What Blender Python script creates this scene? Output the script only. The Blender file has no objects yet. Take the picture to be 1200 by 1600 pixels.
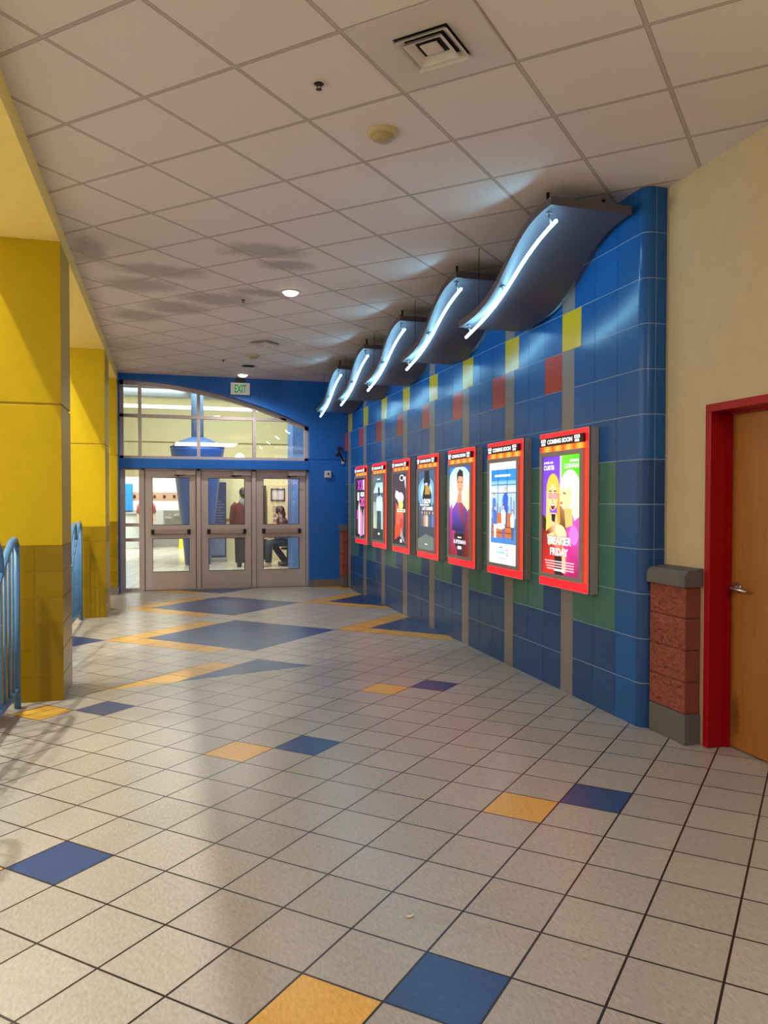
import bpy, bmesh, math, random
from mathutils import Vector, Matrix, Euler
random.seed(7)
S = bpy.context.scene
C = S.collection
PI = math.pi
R2 = math.sqrt(2.0)

# ------------------------------------------------------------------ camera
cd = bpy.data.cameras.new('camera')
cam = bpy.data.objects.new('camera', cd)
C.objects.link(cam)
S.camera = cam
cd.sensor_fit = 'AUTO'
cd.sensor_width = 36.0
cd.lens = 1226.25 / 1600.0 * 36.0
cd.shift_x = -21.9 / 1600.0
cd.shift_y = 9.3 / 1600.0
YAW, PITCH, ROLL = -0.498745 + PI / 4, -0.0224417, 0.00129
F = Vector((math.sin(YAW) * math.cos(PITCH), math.cos(YAW) * math.cos(PITCH), math.sin(PITCH)))
Rt = Vector((math.cos(YAW), -math.sin(YAW), 0))
Up = Rt.cross(F)
R_ = Rt * math.cos(ROLL) + Up * math.sin(ROLL)
U_ = -Rt * math.sin(ROLL) + Up * math.cos(ROLL)
m = Matrix((R_, U_, -F)).transposed().to_4x4()
m.translation = Vector((0, 0, 1.5498))
cam.matrix_world = m
cd.clip_start = 0.05
cd.clip_end = 200

# ------------------------------------------------------------------ world, exposure, lights
S.view_settings.view_transform = 'Standard'
S.view_settings.look = 'None'
S.view_settings.gamma = 1.0
S.view_settings.use_curve_mapping = False
S.view_settings.exposure = 0.0
S.cycles.use_denoising = True
S.cycles.sample_clamp_indirect = 4.0
S.cycles.max_bounces = 8
S.cycles.caustics_reflective = False
S.cycles.caustics_refractive = False
w = bpy.data.worlds.new('world')
S.world = w
w.use_nodes = True
w.node_tree.nodes['Background'].inputs[0].default_value = (1.0, 0.92, 0.85, 1)
w.node_tree.nodes['Background'].inputs[1].default_value = 0.02


def lamp(name, kind, loc, power, col, aim=None, size=0.1, size_y=None, spot=None, blend=0.3):
    d = bpy.data.lights.new(name, kind)
    d.energy = power
    d.color = col
    if kind == 'AREA':
        d.size = size
        if size_y:
            d.shape = 'RECTANGLE'
            d.size_y = size_y
    else:
        d.shadow_soft_size = size
    if kind == 'SPOT':
        d.spot_size = spot or 2.0
        d.spot_blend = blend
    o = bpy.data.objects.new(name, d)
    C.objects.link(o)
    o.location = loc
    v = Vector(aim) - Vector(loc) if aim else Vector((0, 0, -1))
    o.rotation_euler = v.to_track_quat('-Z', 'Y').to_euler()
    return o


WARM = (1.0, 0.96, 0.83)
# high lamps of the tall hall beyond the yellow pillars
lamp('hall_lamp', 'POINT', (-3.37, 4.2, 8.1), 1700, WARM, size=0.09)
lamp('hall_lamp', 'POINT', (-3.37, 7.7, 8.1), 800, WARM, size=0.09)
lamp('hall_lamp', 'POINT', (-2.16, 2.4, 6.0), 60, WARM, size=0.07)
lamp('hall_lamp', 'POINT', (-2.16, 8.8, 6.0), 260, WARM, size=0.07)
lamp('hall_lamp', 'POINT', (-5.2, 6.45, 3.3), 300, (1.0, 0.97, 0.92), size=0.08)
lamp('hall_lamp', 'POINT', (-4.2, 0.5, 3.0), 40, (1.0, 0.95, 0.88), size=0.5)
# unseen fill lights added to brighten the near corridor and its ceiling
lamp('corridor_fill', 'AREA', (1.4, -1.8, 3.6), 118, (1.0, 0.92, 0.98), size=2.2)
lamp('warm_fill', 'POINT', (2.4, 0.9, 3.0), 30, (1.0, 0.86, 0.7), size=0.15)
# recessed downlights in view
lamp('downlight_beam', 'SPOT', (1.215, 7.98, 3.62), 90, (1.0, 0.93, 0.88), size=0.05, spot=2.4, blend=0.6)
lamp('downlight_beam', 'SPOT', (1.239, 13.0, 3.62), 130, (1.0, 0.93, 0.88), size=0.05, spot=2.6, blend=0.6)
# daylight-white lamps of the lobby behind the glass
lamp('lobby_light', 'AREA', (1.5, 18.0, 4.9), 470, (1.0, 0.98, 0.9), size=4.0)
lamp('lobby_light', 'AREA', (-1.5, 24.5, 4.6), 860, (0.98, 0.99, 1.0), size=4.0)
lamp('lobby_light', 'AREA', (3.0, 16.5, 2.6), 35, (1.0, 0.97, 0.86), size=1.0)


# ------------------------------------------------------------------ materials
def lin(c):
    if isinstance(c, str):
        c = [int(c[i:i + 2], 16) for i in (0, 2, 4)]
    out = []
    for v in c[:3]:
        v = v / 255.0
        out.append(v / 12.92 if v <= 0.04045 else ((v + 0.055) / 1.055) ** 2.4)
    return tuple(out) + (1.0,)


class NT:
    def __init__(s, mt):
        s.t = mt.node_tree

    def n(s, typ, **kw):
        nd = s.t.nodes.new(typ)
        for k, v in kw.items():
            setattr(nd, k, v)
        return nd

    def l(s, a, b):
        s.t.links.new(a, b)

    def val(s, sock, v):
        if hasattr(v, 'is_output'):
            s.l(v, sock)
        else:
            sock.default_value = v

    def m(s, op, a, b=0.0, c=None):
        nd = s.n('ShaderNodeMath', operation=op)
        s.val(nd.inputs[0], a)
        s.val(nd.inputs[1], b)
        if c is not None:
            s.val(nd.inputs[2], c)
        return nd.outputs[0]

    def mix(s, f, a, b):
        nd = s.n('ShaderNodeMix', data_type='RGBA')
        s.val(nd.inputs[0], f)
        s.val(nd.inputs[6], a)
        s.val(nd.inputs[7], b)
        return nd.outputs[2]

    def noise(s, scale, detail=3.0, coord=None, rough=0.5, dist=0.0):
        nd = s.n('ShaderNodeTexNoise')
        nd.inputs['Scale'].default_value = scale
        nd.inputs['Detail'].default_value = detail
        nd.inputs['Roughness'].default_value = rough
        nd.inputs['Distortion'].default_value = dist
        if coord is None:
            coord = s.coord()
        s.l(coord, nd.inputs['Vector'])
        return nd.outputs['Fac']

    def coord(s):
        return s.n('ShaderNodeTexCoord').outputs['Object']

    def bsdf(s):
        return s.t.nodes['Principled BSDF']

    def bump(s, h, strength=0.2, dist=0.01):
        b = s.n('ShaderNodeBump')
        b.inputs['Strength'].default_value = strength
        b.inputs['Distance'].default_value = dist
        s.l(h, b.inputs['Height'])
        s.l(b.outputs[0], s.bsdf().inputs['Normal'])


MATS = {}


def mat(name, col, rough=0.5, metal=0.0, spec=0.5, var=0.06, vscale=9.0, bump=0.0, bscale=200.0, emit=None, estr=0.0):
    if name in MATS:
        return MATS[name]
    mt = bpy.data.materials.new(name)
    mt.use_nodes = True
    t = NT(mt)
    b = t.bsdf()
    c = lin(col)
    if var > 0:
        f = t.noise(vscale, 3)
        d = tuple(max(0, v * (1 - var * 2)) for v in c[:3]) + (1,)
        e = tuple(min(1, v * (1 + var * 2)) for v in c[:3]) + (1,)
        t.l(t.mix(f, d, e), b.inputs['Base Color'])
    else:
        b.inputs['Base Color'].default_value = c
    b.inputs['Roughness'].default_value = rough
    b.inputs['Metallic'].default_value = metal
    b.inputs['Specular IOR Level'].default_value = spec
    if bump > 0:
        t.bump(t.noise(bscale, 4), bump, 0.004)
    if emit is not None:
        b.inputs['Emission Color'].default_value = lin(emit)
        b.inputs['Emission Strength'].default_value = estr
    MATS[name] = mt
    return mt


def attr_mat(name, rough=0.4, spec=0.5, var=0.05, bump=0.0, bscale=60.0, emit=0.0):
    """Base colour (or backlit print colour) from the mesh's own colour attribute."""
    if name in MATS:
        return MATS[name]
    mt = bpy.data.materials.new(name)
    mt.use_nodes = True
    t = NT(mt)
    b = t.bsdf()
    a = t.n('ShaderNodeAttribute', attribute_name='Col')
    col = a.outputs['Color']
    if var > 0:
        f = t.noise(14.0, 3)
        sc = t.m('MULTIPLY_ADD', f, var * 2, 1 - var)
        vm = t.n('ShaderNodeVectorMath', operation='SCALE')
        t.l(col, vm.inputs[0])
        t.l(sc, vm.inputs['Scale'])
        col = vm.outputs[0]
    if emit > 0:
        b.inputs['Base Color'].default_value = (0.02, 0.02, 0.02, 1)
        t.l(col, b.inputs['Emission Color'])
        b.inputs['Emission Strength'].default_value = emit
    else:
        t.l(col, b.inputs['Base Color'])
    b.inputs['Roughness'].default_value = rough
    b.inputs['Specular IOR Level'].default_value = spec
    if bump > 0:
        t.bump(t.noise(bscale, 4), bump, 0.004)
    MATS[name] = mt
    return mt


def emitter(name, col, s):
    if name in MATS:
        return MATS[name]
    mt = bpy.data.materials.new(name)
    mt.use_nodes = True
    t = mt.node_tree
    t.nodes.remove(t.nodes['Principled BSDF'])
    e = t.nodes.new('ShaderNodeEmission')
    e.inputs[0].default_value = lin(col)
    e.inputs[1].default_value = s
    t.links.new(e.outputs[0], t.nodes['Material Output'].inputs[0])
    MATS[name] = mt
    return mt


def glass_mat():
    mt = bpy.data.materials.new('clear_glass')
    mt.use_nodes = True
    t = NT(mt)
    t.t.nodes.remove(t.bsdf())
    tr = t.n('ShaderNodeBsdfTransparent')
    tr.inputs[0].default_value = (0.93, 0.96, 0.95, 1)
    gl = t.n('ShaderNodeBsdfGlossy')
    gl.inputs['Roughness'].default_value = 0.0
    gl.inputs[0].default_value = (1, 1, 1, 1)
    fr = t.n('ShaderNodeFresnel')
    fr.inputs[0].default_value = 1.5
    mx = t.n('ShaderNodeMixShader')
    t.l(t.m('MULTIPLY', fr.outputs[0], 1.6), mx.inputs[0])
    t.l(tr.outputs[0], mx.inputs[1])
    t.l(gl.outputs[0], mx.inputs[2])
    t.l(mx.outputs[0], t.t.nodes['Material Output'].inputs[0])
    return mt


GLASS = glass_mat()


# ------------------------------------------------------------------ mesh helpers
def box(bm, x0, x1, y0, y1, z0, z1, bev=0.0):
    vs = [bm.verts.new((x, y, z)) for x in (x0, x1) for y in (y0, y1) for z in (z0, z1)]
    fs = []
    for q in ((0, 1, 3, 2), (4, 6, 7, 5), (0, 4, 5, 1), (2, 3, 7, 6), (0, 2, 6, 4), (1, 5, 7, 3)):
        fs.append(bm.faces.new([vs[i] for i in q]))
    if bev > 0:
        es = list({e for f in fs for e in f.edges})
        bmesh.ops.bevel(bm, geom=es, offset=bev, segments=2, affect='EDGES', profile=0.5)
    return fs


def tube(bm, pts, r, seg=10, cap=True):
    pts = [Vector(p) for p in pts]
    rings = []
    nrm = None
    for i, p in enumerate(pts):
        d = (pts[min(i + 1, len(pts) - 1)] - pts[max(i - 1, 0)])
        if d.length < 1e-9:
            d = Vector((0, 0, 1))
        d.normalize()
        if nrm is None:
            a = Vector((1, 0, 0)) if abs(d.x) < 0.9 else Vector((0, 1, 0))
            nrm = (a - d * a.dot(d)).normalized()
        else:
            nrm = (nrm - d * nrm.dot(d))
            nrm.normalize()
        bn = d.cross(nrm)
        rr = r[i] if isinstance(r, (list, tuple)) else r
        rings.append([bm.verts.new(p + (nrm * math.cos(2 * PI * k / seg) + bn * math.sin(2 * PI * k / seg)) * rr) for k in range(seg)])
    for a, b in zip(rings, rings[1:]):
        for k in range(seg):
            f = bm.faces.new((a[k], a[(k + 1) % seg], b[(k + 1) % seg], b[k]))
            f.smooth = True
    if cap:
        bm.faces.new(list(reversed(rings[0])))
        bm.faces.new(rings[-1])


def lathe(bm, prof, cx=0, cy=0, seg=32, smooth=True, capped=True):
    rings = []
    for r, z in prof:
        rings.append([bm.verts.new((cx + r * math.cos(2 * PI * k / seg), cy + r * math.sin(2 * PI * k / seg), z)) for k in range(seg)])
    for a, b in zip(rings, rings[1:]):
        for k in range(seg):
            f = bm.faces.new((a[k], a[(k + 1) % seg], b[(k + 1) % seg], b[k]))
            f.smooth = smooth
    if capped:
        bm.faces.new(list(reversed(rings[0])))
        bm.faces.new(rings[-1])


def ball(bm, c, rad, seg=16, rings=10):
    mt = Matrix.Translation(c) @ Matrix.Diagonal((rad[0], rad[1], rad[2], 1))
    r = bmesh.ops.create_uvsphere(bm, u_segments=seg, v_segments=rings, radius=1.0, matrix=mt)
    for f in {f for v in r['verts'] for f in v.link_faces}:
        f.smooth = True


def prism(bm, poly, axis, a0, a1):
    """Extrude a 2D outline along an axis ('x': poly is (y,z); 'y': (x,z); 'z': (x,y))."""
    def P(p, a):
        return (a, p[0], p[1]) if axis == 'x' else ((p[0], a, p[1]) if axis == 'y' else (p[0], p[1], a))
    A = [bm.verts.new(P(p, a0)) for p in poly]
    B = [bm.verts.new(P(p, a1)) for p in poly]
    n = len(poly)
    for i in range(n):
        bm.faces.new((A[i], A[(i + 1) % n], B[(i + 1) % n], B[i]))
    bm.faces.new(list(reversed(A)))
    bm.faces.new(B)


def obj(name, bm, mt, parent=None, recalc=True):
    if recalc:
        bmesh.ops.recalc_face_normals(bm, faces=bm.faces[:])
    me = bpy.data.meshes.new(name)
    bm.to_mesh(me)
    bm.free()
    for x in (mt if isinstance(mt, (list, tuple)) else [mt]):
        me.materials.append(x)
    o = bpy.data.objects.new(name, me)
    C.objects.link(o)
    if parent:
        o.parent = parent
        o.matrix_parent_inverse = Matrix.Translation(-Vector(parent.location)) if parent.parent is None and parent.rotation_euler.z == 0 else Matrix.Identity(4)
    return o


def tag(o, label, cat, group=None, kind=None):
    o['label'] = label
    o['category'] = cat
    if group:
        o['group'] = group
    if kind:
        o['kind'] = kind
    return o


def thing(name, loc, label, cat, group=None, kind=None):
    o = bpy.data.objects.new(name, None)
    C.objects.link(o)
    o.location = loc
    o.empty_display_size = 0.1
    return tag(o, label, cat, group, kind)


def struct(name, bm, mt, label, cat, recalc=True):
    o = obj(name, bm, mt, recalc=recalc)
    return tag(o, label, cat, kind='structure')


def dup(root, delta, label=None):
    r = root.copy()
    C.objects.link(r)
    r.location = Vector(root.location) + Vector(delta)
    if label:
        r['label'] = label
    for ch in list(root.children):
        c = ch.copy()
        C.objects.link(c)
        c.parent = r
        c.matrix_parent_inverse = ch.matrix_parent_inverse.copy()
        for g in list(ch.children):
            d = g.copy()
            C.objects.link(d)
            d.parent = c
            d.matrix_parent_inverse = g.matrix_parent_inverse.copy()
    return r


def quad(bm, pts, col=None, layer=None):
    f = bm.faces.new([bm.verts.new(p) for p in pts])
    if layer is not None:
        for i, lp in enumerate(f.loops):
            lp[layer] = col if not isinstance(col, list) else col[i]
    return f


def sub(o, name, bm, mt):
    """A sub-part of part o (whose own mesh is in world coordinates)."""
    me = obj(name, bm, mt)
    me.parent = o
    me.matrix_parent_inverse = Matrix.Identity(4)
    return me


def text_geo(body, bold=0.0):
    """Vertices and faces of a line of lettering, normalised to a 0..1 box."""
    cu = bpy.data.curves.new('lettering', 'FONT')
    cu.body = body
    cu.resolution_u = 3
    cu.offset = bold
    o = bpy.data.objects.new('lettering', cu)
    C.objects.link(o)
    dg = bpy.context.evaluated_depsgraph_get()
    me = bpy.data.meshes.new_from_object(o.evaluated_get(dg))
    vs = [tuple(v.co) for v in me.vertices]
    fs = [tuple(p.vertices) for p in me.polygons]
    bpy.data.objects.remove(o)
    bpy.data.curves.remove(cu)
    bpy.data.meshes.remove(me)
    x0 = min(v[0] for v in vs)
    x1 = max(v[0] for v in vs)
    y0 = min(v[1] for v in vs)
    y1 = max(v[1] for v in vs)
    return [((v[0] - x0) / (x1 - x0), (v[1] - y0) / (y1 - y0)) for v in vs], fs


# ------------------------------------------------------------------ dimensions
XW = 3.08          # blue block wall
XB = 3.25          # cream wall beside the wooden door
YE = 13.84         # front of the blue end wall
YD = 14.05         # glass and doors
XP = -0.77         # inner face of the yellow pillars
XQ = -1.37         # outer face of the yellow pillars
ZC = 3.66          # ceiling
ZS = 3.52          # soffit
T = 0.3048


def tile_xy(u, v):
    return ((u + v) / R2 * T - 0.65896, (v - u) / R2 * T + 3.60101)


# ------------------------------------------------------------------ floor
def floor_material():
    mt = bpy.data.materials.new('vinyl_tile_floor')
    mt.use_nodes = True
    t = NT(mt)
    b = t.bsdf()
    co = t.coord()
    sp = t.n('ShaderNodeSeparateXYZ')
    t.l(co, sp.inputs[0])
    X, Y = sp.outputs[0], sp.outputs[1]
    a = t.m('MULTIPLY', t.m('ADD', X, 0.65896), R2 / T)
    c = t.m('MULTIPLY', t.m('SUBTRACT', Y, 3.60101), R2 / T)
    u = t.m('MULTIPLY', t.m('SUBTRACT', a, c), 0.5)
    v = t.m('MULTIPLY', t.m('ADD', a, c), 0.5)

    def grout(q):
        fr = t.m('FRACT', t.m('ADD', q, 100.0))
        d = t.m('ABSOLUTE', t.m('SUBTRACT', fr, 0.5))
        return t.m('GREATER_THAN', d, 0.5 - 0.0145)
    g = t.m('MAXIMUM', grout(u), grout(v))
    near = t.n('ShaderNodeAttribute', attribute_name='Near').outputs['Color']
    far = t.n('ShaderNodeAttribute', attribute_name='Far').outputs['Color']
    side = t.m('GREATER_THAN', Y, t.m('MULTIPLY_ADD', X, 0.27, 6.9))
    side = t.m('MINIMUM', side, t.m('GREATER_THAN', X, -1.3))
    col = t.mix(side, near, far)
    # faint directional flecks of vinyl composition tile
    mp = t.n('ShaderNodeMapping')
    mp.inputs['Rotation'].default_value = (0, 0, 0.5)
    mp.inputs['Scale'].default_value = (1.0, 0.35, 1.0)
    t.l(co, mp.inputs[0])
    fl = t.noise(95.0, 4, mp.outputs[0], 0.65)
    sc = t.m('MULTIPLY_ADD', fl, 0.9, 0.55)
    dirt = t.noise(0.9, 4, co, 0.6)
    sc = t.m('MULTIPLY', sc, t.m('MULTIPLY_ADD', dirt, 0.1, 0.95))
    vm = t.n('ShaderNodeVectorMath', operation='SCALE')
    t.l(col, vm.inputs[0])
    t.l(sc, vm.inputs['Scale'])
    t.l(t.mix(g, vm.outputs[0], lin('2a2320')), b.inputs['Base Color'])
    rn = t.noise(2.2, 3, co)
    t.l(t.m('MULTIPLY_ADD', rn, 0.04, 0.27), b.inputs['Roughness'])
    b.inputs['Specular IOR Level'].default_value = 0.42
    t.bump(t.m('SUBTRACT', t.m('MULTIPLY', fl, 0.05), g), 0.25, 0.002)
    return mt


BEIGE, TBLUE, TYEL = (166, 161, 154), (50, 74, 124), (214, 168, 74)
near_blue = {(6 * a, 6 * b) for a in range(-3, 4) for b in range(-3, 5)}
near_blue = {(u, v) for u, v in near_blue if u + v <= 14}
near_yel = {(u - 1, v - 1) for u, v in near_blue}
far_blue, far_yel = set(), set()
for a in range(-7, 3):
    for b in range(-2, 8):
        if (a + b) % 2 == 0 and a + b in (-2, 0, 2):
            for i in range(5):
                far_yel.add((6 * a - 7 + i, 6 * b + 7))
                far_yel.add((6 * a - 7, 6 * b + 7 + i))
                for j in range(5):
                    far_blue.add((6 * a - 6 + i, 6 * b + 8 + j))
bm = bmesh.new()
ln = bm.loops.layers.float_color.new('Near')
lf = bm.loops.layers.float_color.new('Far')


def shade(c, rnd):
    c = lin(c)
    return tuple(x * rnd for x in c[:3]) + (1,)


vcache = {}


def fv(i, j):
    if (i, j) not in vcache:
        x, y = tile_xy(i, j)
        vcache[(i, j)] = bm.verts.new((x, y, 0))
    return vcache[(i, j)]


for i in range(-40, 32):
    for j in range(-30, 44):
        x, y = tile_xy(i + 0.5, j + 0.5)
        if not (-7.0 < x < 4.2 and -5.3 < y < 14.2):
            continue
        f = bm.faces.new((fv(i, j), fv(i + 1, j), fv(i + 1, j + 1), fv(i, j + 1)))
        k = random.uniform(0.94, 1.05)
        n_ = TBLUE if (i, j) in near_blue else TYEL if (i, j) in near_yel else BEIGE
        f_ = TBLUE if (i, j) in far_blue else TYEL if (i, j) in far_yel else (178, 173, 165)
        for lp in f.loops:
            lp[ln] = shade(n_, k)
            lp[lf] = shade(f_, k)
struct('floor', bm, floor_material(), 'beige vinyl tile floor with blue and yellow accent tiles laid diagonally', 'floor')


# ------------------------------------------------------------------ ceiling
def ceiling_material():
    mt = bpy.data.materials.new('acoustic_ceiling')
    mt.use_nodes = True
    t = NT(mt)
    b = t.bsdf()
    co = t.coord()
    sp = t.n('ShaderNodeSeparateXYZ')
    t.l(co, sp.inputs[0])
    X, Y = sp.outputs[0], sp.outputs[1]
    P = 0.6097 * R2
    a = t.m('DIVIDE', t.m('ADD', t.m('SUBTRACT', X, 1.193), t.m('SUBTRACT', Y, 3.94)), P)
    c = t.m('DIVIDE', t.m('SUBTRACT', t.m('SUBTRACT', Y, 3.94), t.m('SUBTRACT', X, 1.193)), P)

    def bar(q):
        d = t.m('ABSOLUTE', t.m('SUBTRACT', t.m('FRACT', t.m('ADD', q, 100.5)), 0.5))
        return t.m('LESS_THAN', d, 0.0155), t.m('LESS_THAN', d, 0.0205)
    (a1, a2), (c1, c2) = bar(a), bar(c)
    grid = t.m('MAXIMUM', a1, c1)
    edge = t.m('SUBTRACT', t.m('MAXIMUM', a2, c2), grid)
    fine = t.noise(260.0, 4, co, 0.7)
    spk = t.noise(70.0, 4, co, 0.7)
    base = t.mix(fine, lin((200, 190, 186)), lin((240, 231, 227)))
    # water stains, each with its own outline
    nz = t.noise(5.0, 5, co, 0.65, 0.6)
    st = None
    for (sx, sy, rx, ry) in ((0.80, 6.75, 0.34, 0.2), (1.02, 7.1, 0.24, 0.16), (-0.05, 7.6, 0.42, 0.2), (-0.25, 8.15, 0.34, 0.26), (0.55, 8.5, 0.4, 0.25), (0.1, 9.0, 0.36, 0.28), (-0.62, 7.15, 0.14, 0.3), (0.95, 8.1, 0.3, 0.14), (-0.3, 9.5, 0.3, 0.3)):
        dx = t.m('DIVIDE', t.m('SUBTRACT', X, sx), rx)
        dy = t.m('DIVIDE', t.m('SUBTRACT', Y, sy), ry)
        r = t.m('SQRT', t.m('ADD', t.m('MULTIPLY', dx, dx), t.m('MULTIPLY', dy, dy)))
        k = t.m('SUBTRACT', 1.3, t.m('ADD', r, t.m('MULTIPLY', t.m('SUBTRACT', nz, 0.5), 1.5)))
        st = k if st is None else t.m('MAXIMUM', st, k)
    stf = t.n('ShaderNodeClamp')
    t.l(t.m('MULTIPLY', st, 0.62), stf.inputs[0])
    stf.inputs['Max'].default_value = 0.45
    base = t.mix(stf.outputs[0], base, lin((104, 100, 96)))
    base = t.mix(t.m('MULTIPLY', edge, 0.75), base, lin((96, 84, 76)))
    base = t.mix(grid, base, lin((186, 175, 166)))
    t.l(base, b.inputs['Base Color'])
    b.inputs['Roughness'].default_value = 0.75
    b.inputs['Specular IOR Level'].default_value = 0.2
    t.bump(t.m('ADD', t.m('MULTIPLY', spk, 0.25), t.m('MULTIPLY', grid, 1.0)), 0.25, 0.004)
    return mt


bm = bmesh.new()
box(bm, XP, 3.6, -5.3, YD + 0.2, ZC, ZC + 0.25)
struct('ceiling', bm, ceiling_material(), 'white acoustic tile ceiling on a diagonal grid with grey water stains', 'ceiling')

# ------------------------------------------------------------------ yellow soffit and pillars
YELLOW = mat('yellow_plaster', (190, 162, 0), 0.4, spec=0.3, bump=0.1, bscale=160, var=0.03)
YDARK = attr_mat('yellow_block', 0.3, 0.3, 0.04, 0.06, 50)
bm = bmesh.new()
box(bm, XQ, XP, -5.3, YD, ZS, ZC + 0.3)
struct('trim_1', bm, mat('yellow_soffit', (246, 222, 124), 0.6, bump=0.1, bscale=160, var=0.03), 'yellow plaster beam running along the top of the pillars', 'beam')
BASEGREY = mat('grey_cove_base', (112, 104, 98), 0.5)


def pillar(n, y0, y1, label, base=False):
    t = thing('pillar', ((XP + XQ) / 2, y0, 0), label, 'pillar', kind='structure')
    bm = bmesh.new()
    box(bm, XQ, XP, y0, y1, 1.2, 2.272, 0.004)
    box(bm, XQ, XP, y0, y1, 2.288, ZS, 0.004)
    box(bm, XQ + 0.012, XP - 0.012, y0 + 0.012, y1 - 0.012, 2.26, 2.3)
    obj('shaft', bm, YELLOW, t)
    bm = bmesh.new()
    col = bm.loops.layers.float_color.new('Col')
    ins = 0.006
    fs = box(bm, XQ + ins, XP - ins, y0 + ins, y1 - ins, 0, 1.2)
    for f in fs:
        for lp in f.loops:
            lp[col] = lin((212, 172, 60))
    g = 0.003
    for r in range(6):
        z0, z1 = r * 0.2 + g, r * 0.2 + 0.2 - g
        for (xa, xb) in ((XQ, -0.97), (-0.97, XP)):
            k = random.uniform(0.93, 1.05)
            n0 = len(bm.faces)
            for (ya, yb) in ((y0, y1),):
                fs = box(bm, xa + (g if xa > XQ else 0), xb - (g if xb < XP else 0), ya, yb, z0, z1)
            bm.faces.ensure_lookup_table()
            for f in bm.faces[n0:]:
                for lp in f.loops:
                    lp[col] = shade((138, 112, 0), k)
    obj('block_wainscot', bm, YDARK, t)
    if base:
        bm = bmesh.new()
        box(bm, XQ - 0.01, XP + 0.01, y0 - 0.01, y1, 0, 0.13)
        obj('base', bm, BASEGREY, t)
    return t


pillar(1, 6.52, 7.1, 'yellow pillar nearest the camera, with darker block base')
pillar(2, 11.0, 11.7, 'second yellow pillar along, behind the nearest pillar')
pillar(3, 13.55, 14.2, 'yellow pillar touching the glass entrance doors', base=True)

# ------------------------------------------------------------------ blue block wall
BW = attr_mat('glazed_blue_block', 0.2, 0.32, 0.05, 0.05, 22)
bm = bmesh.new()
col = bm.loops.layers.float_color.new('Col')
BH = 0.305
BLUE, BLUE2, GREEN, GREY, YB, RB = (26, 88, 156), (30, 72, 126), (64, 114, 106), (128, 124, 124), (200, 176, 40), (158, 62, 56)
MORT = (146, 176, 204)
S0, PER = 5.55, 1.116


ROWK = [random.uniform(0.94, 1.05) for _ in range(14)]


def wallrect(y0, y1, z0, z1, c, x=XW, g=0.003):
    k = ROWK[int(z0 / BH + 0.5)] if y0 < 4.7 else random.uniform(0.92, 1.06)
    n0 = len(bm.faces)
    box(bm, x, x + 0.02, y0 + (0.0 if y0 < 4.7 else g * 0.7), y1 - g * 0.7, max(0, z0 + g), min(ZC, z1 - g))
    bm.faces.ensure_lookup_table()
    for f in bm.faces[n0:]:
        for lp in f.loops:
            lp[col] = shade(c, k)


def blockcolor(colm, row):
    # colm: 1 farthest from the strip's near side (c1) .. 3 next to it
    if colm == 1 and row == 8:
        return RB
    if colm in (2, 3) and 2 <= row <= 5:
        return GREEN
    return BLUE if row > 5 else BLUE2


rows = int(ZC / BH) + 1
# near columns
edges = [(4.68, 4.94, 1), (4.94, 5.245, 2), (5.245, 5.55, 3)]
for k in range(0, 8):
    b0 = S0 + k * PER + 0.2
    for c_ in range(3):
        edges.append((b0 + c_ * 0.3053, b0 + (c_ + 1) * 0.3053, c_ + 1))
YEND = 13.86
for (y0, y1, c_) in edges:
    if y0 > YEND - 0.05:
        continue
    y1 = min(y1, YEND)
    for r in range(rows):
        z0, z1 = r * BH, (r + 1) * BH
        if r == 9 and c_ == 3:
            wallrect(y0, y1 - 0.105, z0, z1, BLUE)
            continue
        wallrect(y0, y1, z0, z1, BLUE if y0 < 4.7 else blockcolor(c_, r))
for k in range(0, 8):
    y0 = S0 + k * PER
    if y0 > YEND - 0.25:
        continue
    wallrect(y0 - 0.105, y0 + 0.2, 9 * BH, 10 * BH, YB, XW - 0.0008)
    z = -0.195
    while z < ZC:
        z0, z1 = max(0, z), min(z + BH, ZC)
        for (za, zb) in ((z0, min(z1, 9 * BH)), (max(z0, 10 * BH), z1)):
            if zb - za > 0.02:
                wallrect(y0, y0 + 0.2, za, zb, GREY, g=0.002)
        z += BH
# mortar bed behind the block faces
for f in box(bm, XW + 0.0035, XW + 0.3, 4.69, YEND, 0, ZC):
    for lp in f.loops:
        lp[col] = lin(MORT)
# rounded near corner, block by block, and the return to the cream wall
for r in range(rows):
    z0, z1 = r * BH + 0.003, min((r + 1) * BH - 0.003, ZC)
    poly = []
    for a in range(0, 9):
        an = a / 8 * PI / 2
        poly.append((XW + 0.07 - 0.07 * math.cos(an), 4.68 - 0.07 * math.sin(an)))
    poly += [(XW + 0.087, 4.61), (XW + 0.087, 4.70), (XW + 0.02, 4.70), (XW + 0.02, 4.68)]
    n1 = len(bm.faces)
    prism(bm, poly, 'z', z0, z1)
    box(bm, XW + 0.094, XB + 0.05, 4.61, 4.7, z0, z1)
    bm.faces.ensure_lookup_table()
    kk = ROWK[r]
    for f in bm.faces[n1:]:
        for lp in f.loops:
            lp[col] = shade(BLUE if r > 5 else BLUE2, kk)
n2 = len(bm.faces)
poly = []
for a in range(0, 9):
    an = a / 8 * PI / 2
    poly.append((XW + 0.07 - 0.066 * math.cos(an), 4.68 - 0.066 * math.sin(an)))
poly += [(XB + 0.05, 4.614), (XB + 0.05, 4.7), (XW + 0.004, 4.7)]
prism(bm, poly, 'z', 0, ZC)
bm.faces.ensure_lookup_table()
for f in bm.faces[n2:]:
    for lp in f.loops:
        lp[col] = lin(MORT)
struct('wall_right', bm, BW, 'glazed blue block wall with green, grey, yellow and red accent blocks', 'wall')

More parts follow.
